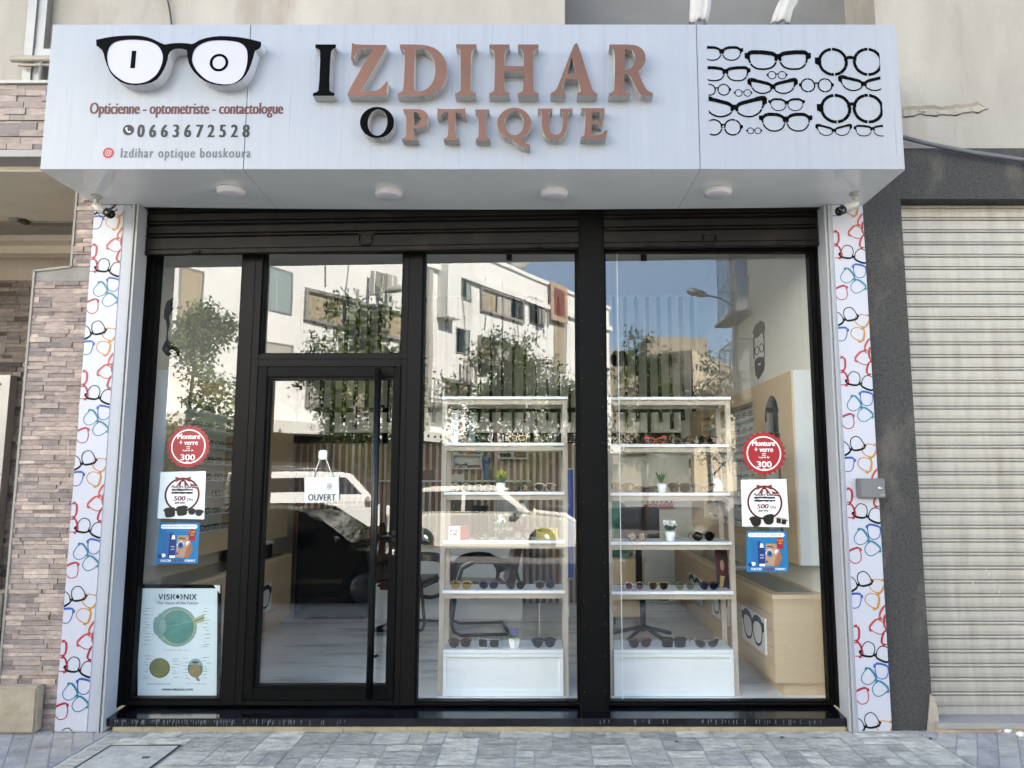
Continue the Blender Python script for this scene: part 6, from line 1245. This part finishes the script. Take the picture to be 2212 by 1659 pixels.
window(565, 632, 570, 668, [(3, 1), (3, 1)], trim=False)
window(658, 880, 621, 692, [(0, 1.5), (2, .15), (1, 1.2), (0, 1.8)])
window(560, 632, 735, 800, [(1, 1)], trim=False)
window(388, 440, 575, 740, [(0, 1)], trim=False)
window(1035, 1129, 617, 671, [(0, 1.1), (2, .12), (1, 1.1), (2, .9)])
window(1031, 1127, 724, 790, [(0, 1.1), (2, .12), (1, 1.1), (2, .9)])
window(978, 1017, 592, 641, [(3, 1), (2, 1), (3, .6)], trim=False)
window(984, 1013, 706, 762, [(2, 1), (3, .4)], trim=False)
window(1142, 1173, 640, 698, [(2, 1)], trim=False)
window(1196, 1222, 680, 800, [(0, 1), (1, .3)], trim=False)
window(660, 860, 800, 880, [(1, 1), (0, 1), (2, .3), (0, 1)])
window(1035, 1127, 830, 890, [(0, 1.1), (1, 1.1), (2, .9)])
window(962, 1014, 818, 862, [(2, 1), (0, .6)])
b = MB(); sA, sB = fs(946, 600)[0], fs(975, 600)[0]; zt_ = fs(975, 590)[1]; zb_ = fs(960, 690)[1]
fbox(b, sA, sB, zb_, zt_ + .6, .001, .7); b.build('bay', m_opp, ob_)
b = MB(); fbox(b, sA - 1.2, sA - .9, 3.6, ZR - 2, .001, .5); sD = fs(1130, 800)[0]; fbox(b, sD, sD + .16, 3.5, ZR - 4, .001, .16); b.build('downpipe', m_pl, ob_)
b = MB(); fbox(b, S0, S1, -.1, 3.3, .001, .05); b.build('shop_fronts', M('shopfront_dark', '#3b352f', .6, var=.5, vs=.5), ob_)
b = MB(); fbox(b, S0, S1, 3.3, 3.75, .001, 1.2); b.build('canopy', M('canopy_white', '#d9d6cc', .7), ob_)
b = MB(); random.seed(3)
for px in (1000, 1046, 1085, 1118, 1160, 700, 745):            # cables down the front
    s_ = fs(px, 640)[0]; P_ = lambda s, z: A0 + E_ * s + NV * .05 + Vector((0, 0, z)); pts = [P_(s_ + random.uniform(-.15, .15), ZR - 1.2 - i * 1.5) for i in range(random.randint(3, 6))]; b.tube(pts, .022, 5)
b.build('cable', m_grt, ob_)
b = MB(); s0, z0 = fs(908, 872); s1 = fs(958, 872)[0]; P_ = lambda s, o, z: A0 + E_ * s + NV * o + Vector((0, 0, z))
for i in range(5): b.bar(P_(s0, .9, z0 + .1 + i * .26), P_(s1, .9, z0 + .1 + i * .26), .04)
for i in range(7): x = s0 + (s1 - s0) * i / 6; b.bar(P_(x, .9, z0), P_(x, .9, z0 + 1.2), .04)
fbox(b, s0, s1, z0 - .2, z0, .001, 1.0); b.build('balcony_rail', m_grt, ob_)
for k, (px, yy) in enumerate(((790, 585), (812, 590), (1156, 668), (990, 775))):    # washing at the windows
    s_, z_ = fs(px, yy); b = MB()
    for q in range(4):
        a_ = P_(s_ + q * .28, .35 + .05 * (q % 2), z_); w2 = .2; h2 = random.uniform(.7, 1.3); b.hexa([a_ + Vector((0, 0, -h2)), a_ + E_ * w2 + Vector((0, 0, -h2 * .93)), a_ + E_ * w2 - NV * .04 + Vector((0, 0, -h2 * .93)), a_ - NV * .04 + Vector((0, 0, -h2)), a_, a_ + E_ * w2, a_ + E_ * w2 - NV * .04, a_ - NV * .04])
    tag(b.build('washing', (m_grt, m_pl)[k % 2], weld=False), ('grey washing hung out beside the mirrored lamp arm above the door', 'dark washing hung above the mirrored tree tip over the door', 'pale washing on the mirrored balcony beside the red carpet', 'white washing hung below a small mirrored window')[k], 'laundry')
rg = fs(1183, 602); rb = fs(1183, 690); r1 = fs(1217, 612); b = MB(); fbox(b, rg[0], r1[0], rb[1], ZR + .12, .24, .30); fbox(b, rg[0] + .35, r1[0] - .35, rb[1] + .35, ZR - .2, .301, .306, 1); ob2 = tag(b.build('carpet', [M('carpet_edge', '#b39a80', .9, var=.3, vs=6), M('carpet_red', '#7d4038', .9, var=.9, vs=7)]), 'patterned red carpet hung over the parapet of the cream block, mirrored in the glass', 'carpet')
b = MB(); sd_ = fs(1130, 560)[0]; o = A0 + E_ * sd_ + NV * -.3 + Vector((0, 0, ZR + .9)); b.lathe([(.01, 0), (.4, .05), (.75, .18), (.76, .2), (.4, .08), (.01, .03)], o, 20, ax='y'); b.tube([o, o + Vector((0, 0, -.8))], .04, 6); tag(b.build('satellite_dish', m_pl), 'white satellite dish on the roof of the cream block, mirrored in the glass', 'satellite dish')
# far tan building
fb = thing('far_building', 'distant tan apartment building with clutter on its roof, mirrored in the glass', 'building', (16, 2 * GLY - 85, 0))
m_ft = M('far_tan', '#bfb095', .9, var=.1, vs=.3); m_fd = M('far_drab', '#a39a86', .9, var=.1, vs=.3)  # tan for the walls, a duller tan for roof sheds and grille slabs
def V(px, py, Yv): q = W(px, py, Yv); return Vector((q.x, 2 * GLY - q.y, q.z))
a = V(1494, 755, 80); c = V(1600, 790, 95); l = V(1395, 770, 84); z1 = a.z
b = MB(); nb = Vector((c.x - a.x, c.y - a.y, 0)); 
P = [Vector((l.x, l.y, 0)), Vector((a.x, a.y, 0)), Vector((c.x, c.y, 0)), Vector((c.x, c.y, 0)) + Vector((l.x - a.x, l.y - a.y - 12, 0))]
b.hexa([q + Vector((0, 0, -.1)) for q in P] + [q + Vector((0, 0, z1)) for q in P]); a2 = V(1310, 792, 86)
b.hexa([Vector((a2.x, a2.y, -.1)), Vector((l.x, l.y - .5, -.1)), Vector((l.x, l.y - 9, -.1)), Vector((a2.x, a2.y - 9, -.1)), Vector((a2.x, a2.y, a2.z)), Vector((l.x, l.y - .5, a2.z)), Vector((l.x, l.y - 9, a2.z)), Vector((a2.x, a2.y - 9, a2.z))]); b.build('wall', m_ft, fb)
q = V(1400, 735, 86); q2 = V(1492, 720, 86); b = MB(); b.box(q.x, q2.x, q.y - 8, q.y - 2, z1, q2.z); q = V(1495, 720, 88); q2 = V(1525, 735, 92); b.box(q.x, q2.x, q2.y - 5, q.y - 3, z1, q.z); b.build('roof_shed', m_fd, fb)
b = MB(); dirn = (P[2] - P[1]).normalized(); nn_ = Vector((-dirn.y, dirn.x, 0)); nn_ = nn_ if nn_.dot(Vector((0, 1, 0))) > -.2 else -nn_
for i in range(5): o = P[1] + dirn * (1 + i * 1.3) + Vector((0, 0, z1 - 2.2)); b.hexa([o + nn_ * .05 + Vector(v) for v in ((0, 0, 0), tuple(dirn * .5), tuple(dirn * .5 - nn_ * .3), tuple(-nn_ * .3), (0, 0, .6), tuple(dirn * .5 + Vector((0, 0, .6))), tuple(dirn * .5 - nn_ * .3 + Vector((0, 0, .6))), tuple(-nn_ * .3 + Vector((0, 0, .6))))])
for px, py in ((1497, 812), (1503, 812), (1506, 870)): pass
o = P[1] + dirn * 3 + Vector((0, 0, z1 - 10)); b.hexa([o + nn_ * .05 + Vector(v) for v in ((0, 0, 0), tuple(dirn * 2), tuple(dirn * 2 - nn_ * .3), tuple(-nn_ * .3), (0, 0, 4), tuple(dirn * 2 + Vector((0, 0, 4))), tuple(dirn * 2 - nn_ * .3 + Vector((0, 0, 4))), tuple(-nn_ * .3 + Vector((0, 0, 4))))]); b.build('window', m_wd, fb)
b = MB()
for px in (1325, 1340, 1352): q = V(px, 790, 87); b.lathe([(.01, 0), (.7, .1), (1.2, .3)], q + Vector((0, 0, .8)), 14, ax='y'); b.tube([q, q + Vector((0, 0, .8))], .06, 6)
b.build('roof_dish', m_pl, fb)
# near shaded block at the right with window grilles
nb_ = thing('corner_building', 'shaded render building with iron window grilles, mirrored at the right of the glass', 'building', (9.5, 2 * GLY - 22, 0))
XC = 9.0; ya_, yb_ = 2 * GLY - 15, 2 * GLY - 29.5
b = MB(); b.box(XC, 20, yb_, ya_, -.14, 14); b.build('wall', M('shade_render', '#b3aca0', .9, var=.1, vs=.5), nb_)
for (z0, z1) in ((4.6, 7.4), (8.6, 11.6)):
    b = MB(); y0, y1 = yb_ + .6, yb_ + 3.4
    for i in range(15): y = y0 + (y1 - y0) * i / 14; b.bar((XC - .75, y, z0), (XC - .75, y, z1), .018)
    for i in range(4): y = XC - .75 + .25 * i; b.bar((y, y0, z0), (y, y0, z1), .03)
    for z in (z0, (z0 + z1) / 2, z1): b.bar((XC - .75, y0, z), (XC - .75, y1, z), .04); b.bar((XC - .75, y0, z), (XC, y0, z), .04); b.bar((XC - .75, y1, z), (XC, y1, z), .04)
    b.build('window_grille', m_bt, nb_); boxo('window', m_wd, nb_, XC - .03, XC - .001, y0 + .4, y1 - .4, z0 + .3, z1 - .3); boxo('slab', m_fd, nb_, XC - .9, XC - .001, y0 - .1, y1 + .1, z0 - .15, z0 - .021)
# street lamps
def lamp_post(px, ytop, Yv, hx_, label):
    q = V(px, ytop, Yv); root = thing('street_lamp', label, 'street lamp', (q.x, q.y, -.14)); b = MB(); b.tube([(q.x, q.y, -.14), (q.x, q.y, q.z)], [.09, .05], 10); b.build('pole', m_grt, root)
    b = MB(); b.tube([(q.x, q.y, q.z - .5), (q.x + hx_ * .5, q.y, q.z - .2), (q.x + hx_, q.y, q.z - .1)], .03, 8); b.build('arm', m_grt, root)
    b = MB(); s = 1 if hx_ > 0 else -1; b.tube([(q.x + hx_, q.y, q.z - .1), (q.x + hx_ + s * .1, q.y, q.z - .06), (q.x + hx_ + s * .5, q.y, q.z + .02), (q.x + hx_ + s * .65, q.y, q.z + .02)], [.03, .1, .14, .04], 12); b.build('lamp_head', m_pl, root)
lamp_post(772, 625, 20, .95, 'street lamp in front of the cream block, mirrored in the pane above the door')
lamp_post(1586, 632, 19, -.9, 'street lamp against the sky, mirrored in the right window')
# street trees
m_bark = M('bark', '#4d4036', .9, var=.3, vs=8, bump=.6)
m_lv = [M('foliage', '#3c4d22', .6, var=.5, vs=2.5), M('foliage_light', '#5b6b2e', .6, var=.4, vs=2.5)]
def tree(px, ytop, Yv, rad, seed, label):
    random.seed(seed); t0 = V(px, ytop, Yv); H = t0.z + .14; base = Vector((t0.x, t0.y, -.14)); root = thing('street_tree', label, 'tree', base, 'street trees mirrored in the glass')
    b = MB(); b.tube([base, base + Vector((.06, .04, H * .25)), base + Vector((-.05, .1, H * .5)), base + Vector((.05, 0, H * .92))], [.13, .1, .07, .015], 8)
    tips = []
    for k in range(14):
        f = random.uniform(.25, .92); o = base + Vector((0, 0, H * f)); a = random.uniform(0, 6.28); L_ = rad * (1.25 - f * .8) * random.uniform(.7, 1.1); e = o + Vector((math.cos(a) * L_, math.sin(a) * L_, L_ * random.uniform(.4, .9))); b.tube([o, o.lerp(e, .5) + Vector((0, 0, .1)), e], [.035, .022, .008], 6); tips += [e, o.lerp(e, .6)]
    b.build('trunk', m_bark, root); tips.append(base + Vector((0, 0, H * .97)))
    b = MB()
    for t_ in tips:
        for c_ in range(3):
            cc_ = t_ + Vector((random.gauss(0, .3), random.gauss(0, .3), random.gauss(0, .3))) * rad * .75; m = random.random() < .4
            for i in range(80):
                p = cc_ + Vector((random.gauss(0, .16), random.gauss(0, .16), random.gauss(-.05, .17))) * rad * .8; d = Vector((random.gauss(0, 1), random.gauss(0, 1), random.gauss(-.6, .8))).normalized(); s = d.cross(Vector((random.gauss(0, 1), random.gauss(0, 1), random.gauss(0, 1)))).normalized() * .036; l = .125
                b.face([p, p + d * l * .45 + s, p + d * l, p + d * l * .45 - s], int(m))
    b.build('crown', m_lv, root)
for k, (px, yt, Yv, rad, lab) in enumerate(((425, 690, 14, 1.25, 'street tree mirrored in the narrow left window'), (740, 735, 20, 1.6, 'street tree mirrored in the door glass'), (815, 650, 16, 1.3, 'taller street tree mirrored above the right side of the door'), (1075, 738, 17, 1.4, 'street tree mirrored in the window left of the riveted post'), (1150, 735, 24, 1.5, 'slim street tree mirrored close to the riveted post'), (1235, 830, 22, 1.4, 'small street tree mirrored at the edge of the riveted post'), (1385, 760, 20, 1.3, 'street tree mirrored in the left part of the right window'), (1525, 800, 26, 1.7, 'street tree mirrored beside the shaded block'))): tree(px, yt, Yv, rad, 40 + k, lab)
# parked cars
m_tyre = M('tyre', '#141414', .8); m_rim = M('rim', '#8d9093', .3, .8); m_cg = M('car_glass', '#10161a', .05, spec=.9); m_hl = M('headlamp', '#c9d0d2', .1, spec=.8); m_tl = M('tail_lamp', '#8f1418', .2)
def car(x, y, rz, L_, Wd, H, col, label, van=False, rack=False):
    root = thing('parked_car' if not van else 'parked_van', label, 'car' if not van else 'van', (x, y, -.14), None, rz); mc_ = M('paint_' + col[1:], col, .25, coat=.6); h = Wd / 2
    hood = .62 * H if not van else .6 * H; b = MB()
    def loft(prof, y0, y1, y2, m=0):       # profile (x, z); widths taper upward
        zs = [p[1] for p in prof]; zmin, zmax = min(zs), max(zs)
        wy = lambda z: y0 + (y1 - y0) * (z - zmin) / (zmax - zmin)
        n = len(prof)
        for i in range(n):
            p, q = prof[i], prof[(i + 1) % n]; b.face([(p[0], -wy(p[1]), p[1]), (q[0], -wy(q[1]), q[1]), (q[0], wy(q[1]), q[1]), (p[0], wy(p[1]), p[1])], m)
        for s in (1, -1): b.face([(p[0], s * wy(p[1]), p[1]) for p in prof], m)
    body = [(-L_ / 2, .3), (-L_ / 2 + .02, .55), (-L_ / 2 + .06, hood), (L_ * .18, hood + .02), (L_ / 2 - .25, hood * .9), (L_ / 2, hood * .72), (L_ / 2, .3), (L_ / 2 - .1, .2), (-L_ / 2 + .1, .2)]
    loft(body, h, h * .97, 0); b.build('body', mc_, root, True, weld=True, bevel=.04)
    b = MB(); cab = [(-L_ / 2 + (.08 if van else .12), hood), (-L_ / 2 + (.12 if van else .55), H - .05), (-L_ / 2 + (.3 if van else .8), H), (L_ * (.06 if van else .04), H), (L_ * (.12 if van else .1), H - .04), (L_ * .27, hood)]
    loft(cab, h * .95, h * .78, 0); b.build('cabin', mc_, root, True, weld=True, bevel=.03)
    b = MB()
    for s in (1, -1):
        yy = lambda z: s * (h * (.95 - .17 * (z - hood) / (H - hood)) + .006)
        if not van: wins = [[(-L_ / 2 + .42, hood + .05), (-L_ / 2 + .72, H - .09), (-L_ * .1, H - .07), (-L_ * .1, hood + .05)], [(-L_ * .08, hood + .05), (-L_ * .08, H - .07), (L_ * .07, H - .08), (L_ * .215, hood + .05)]]
        else: wins = [[(-L_ * .42, hood + .28), (-L_ * .41, H - .14), (-L_ * .16, H - .13), (-L_ * .16, hood + .28)], [(-L_ * .08, hood + .22), (-L_ * .08, H - .13), (L_ * .08, H - .13), (L_ * .17, hood + .22)]]
        for w_ in wins: b.face([(px, yy(pz), pz) for px, pz in w_])
    b.face([(L_ * .262, -h * .8, hood + .06), (L_ * .262, h * .8, hood + .06), (L_ * .125, h * .68, H - .06), (L_ * .125, -h * .68, H - .06)])
    b.face([(-L_ / 2 + (.085 if van else .16), -h * .78, hood + .08), (-L_ / 2 + (.085 if van else .16), h * .78, hood + .08), (-L_ / 2 + (.11 if van else .5), h * .66, H - .1), (-L_ / 2 + (.11 if van else .5), -h * .66, H - .1)])
    b.build('window_glass', m_cg, root, True)
    for fx in (-.31, .32):
        for s in (1, -1):
            b = MB(); b.lathe([(.2, -.1), (.31, -.09), (.315, .07), (.22, .1)], (fx * L_, s * (h - .08), .315), 22, ax='y'); wh = b.build('wheel', m_tyre, root, True); b = MB(); b.lathe([(.2, -.02), (.19, .0), (.05, .01)], (fx * L_, s * (h - .08) + s * .1, .315), 16, ax='y'); b.build('rim', m_rim, wh, True)
    for s in (1, -1):
        b = MB(); b.box(L_ / 2 - .16, L_ / 2 + .004, s * h * .62 - .16, s * h * .62 + .16, hood * .62, hood * .76); b.build('headlight', m_hl, root, True, bevel=.02); b = MB(); b.box(-L_ / 2 + .0, -L_ / 2 + .08, s * h * .84 - .07, s * h * .84 + .07, hood * .7, hood * .95); b.build('tail_light', m_tl, root, True); b = MB(); b.box(L_ * .19, L_ * .23, s * (h * .95) - .02, s * (h * .95) + s * .0 + (.2 if s > 0 else -.2) * 1.0, hood + .05, hood + .16) if s > 0 else b.box(L_ * .19, L_ * .23, -h * .95 - .2, -h * .95 + .02, hood + .05, hood + .16); b.build('wing_mirror', mc_, root, True, bevel=.02)
    b = MB(); b.box(L_ / 2 - .02, L_ / 2 + .006, -.26, .26, .42, .53); b.build('number_plate', m_pl, root, True)
    if rack:
        b = MB()
        for s in (1, -1): b.tube([(-L_ * .42, s * h * .7, H + .08), (L_ * .02, s * h * .7, H + .08), (L_ * .05, s * h * .7, H - .01)], .016, 6); b.tube([(-L_ * .42, s * h * .7, H + .13), (-L_ * .02, s * h * .7, H + .13)], .012, 6)
        for k in range(5): X = -L_ * .42 + k * L_ * .1; b.tube([(X, -h * .7, H - .01), (X, -h * .7, H + .09), (X, h * .7, H + .09), (X, h * .7, H - .01)], .014, 6)
        b.build('roof_rack', m_rim, root, True)
    return root
q = V(690, 1100, 13.2); car(q.x, q.y, R(-38), 4.1, 1.75, 1.85, '#e3e2dd', 'white van with a roof rack mirrored in the door glass', True, True)
car(-3.45, -5.4, R(2), 4.0, 1.72, 1.30, '#0b0d12', 'black hatchback parked at the kerb, mirrored in the door glass')
car(3.2, -5.5, R(178), 4.2, 1.75, 1.48, '#3a322e', 'dark brown car parked at the kerb, mirrored in the right window')
car(-1.25, -12.2, R(2), 4.2, 1.74, 1.5, '#e6e2d8', 'white car with its headlamp mirrored beside the riveted post')
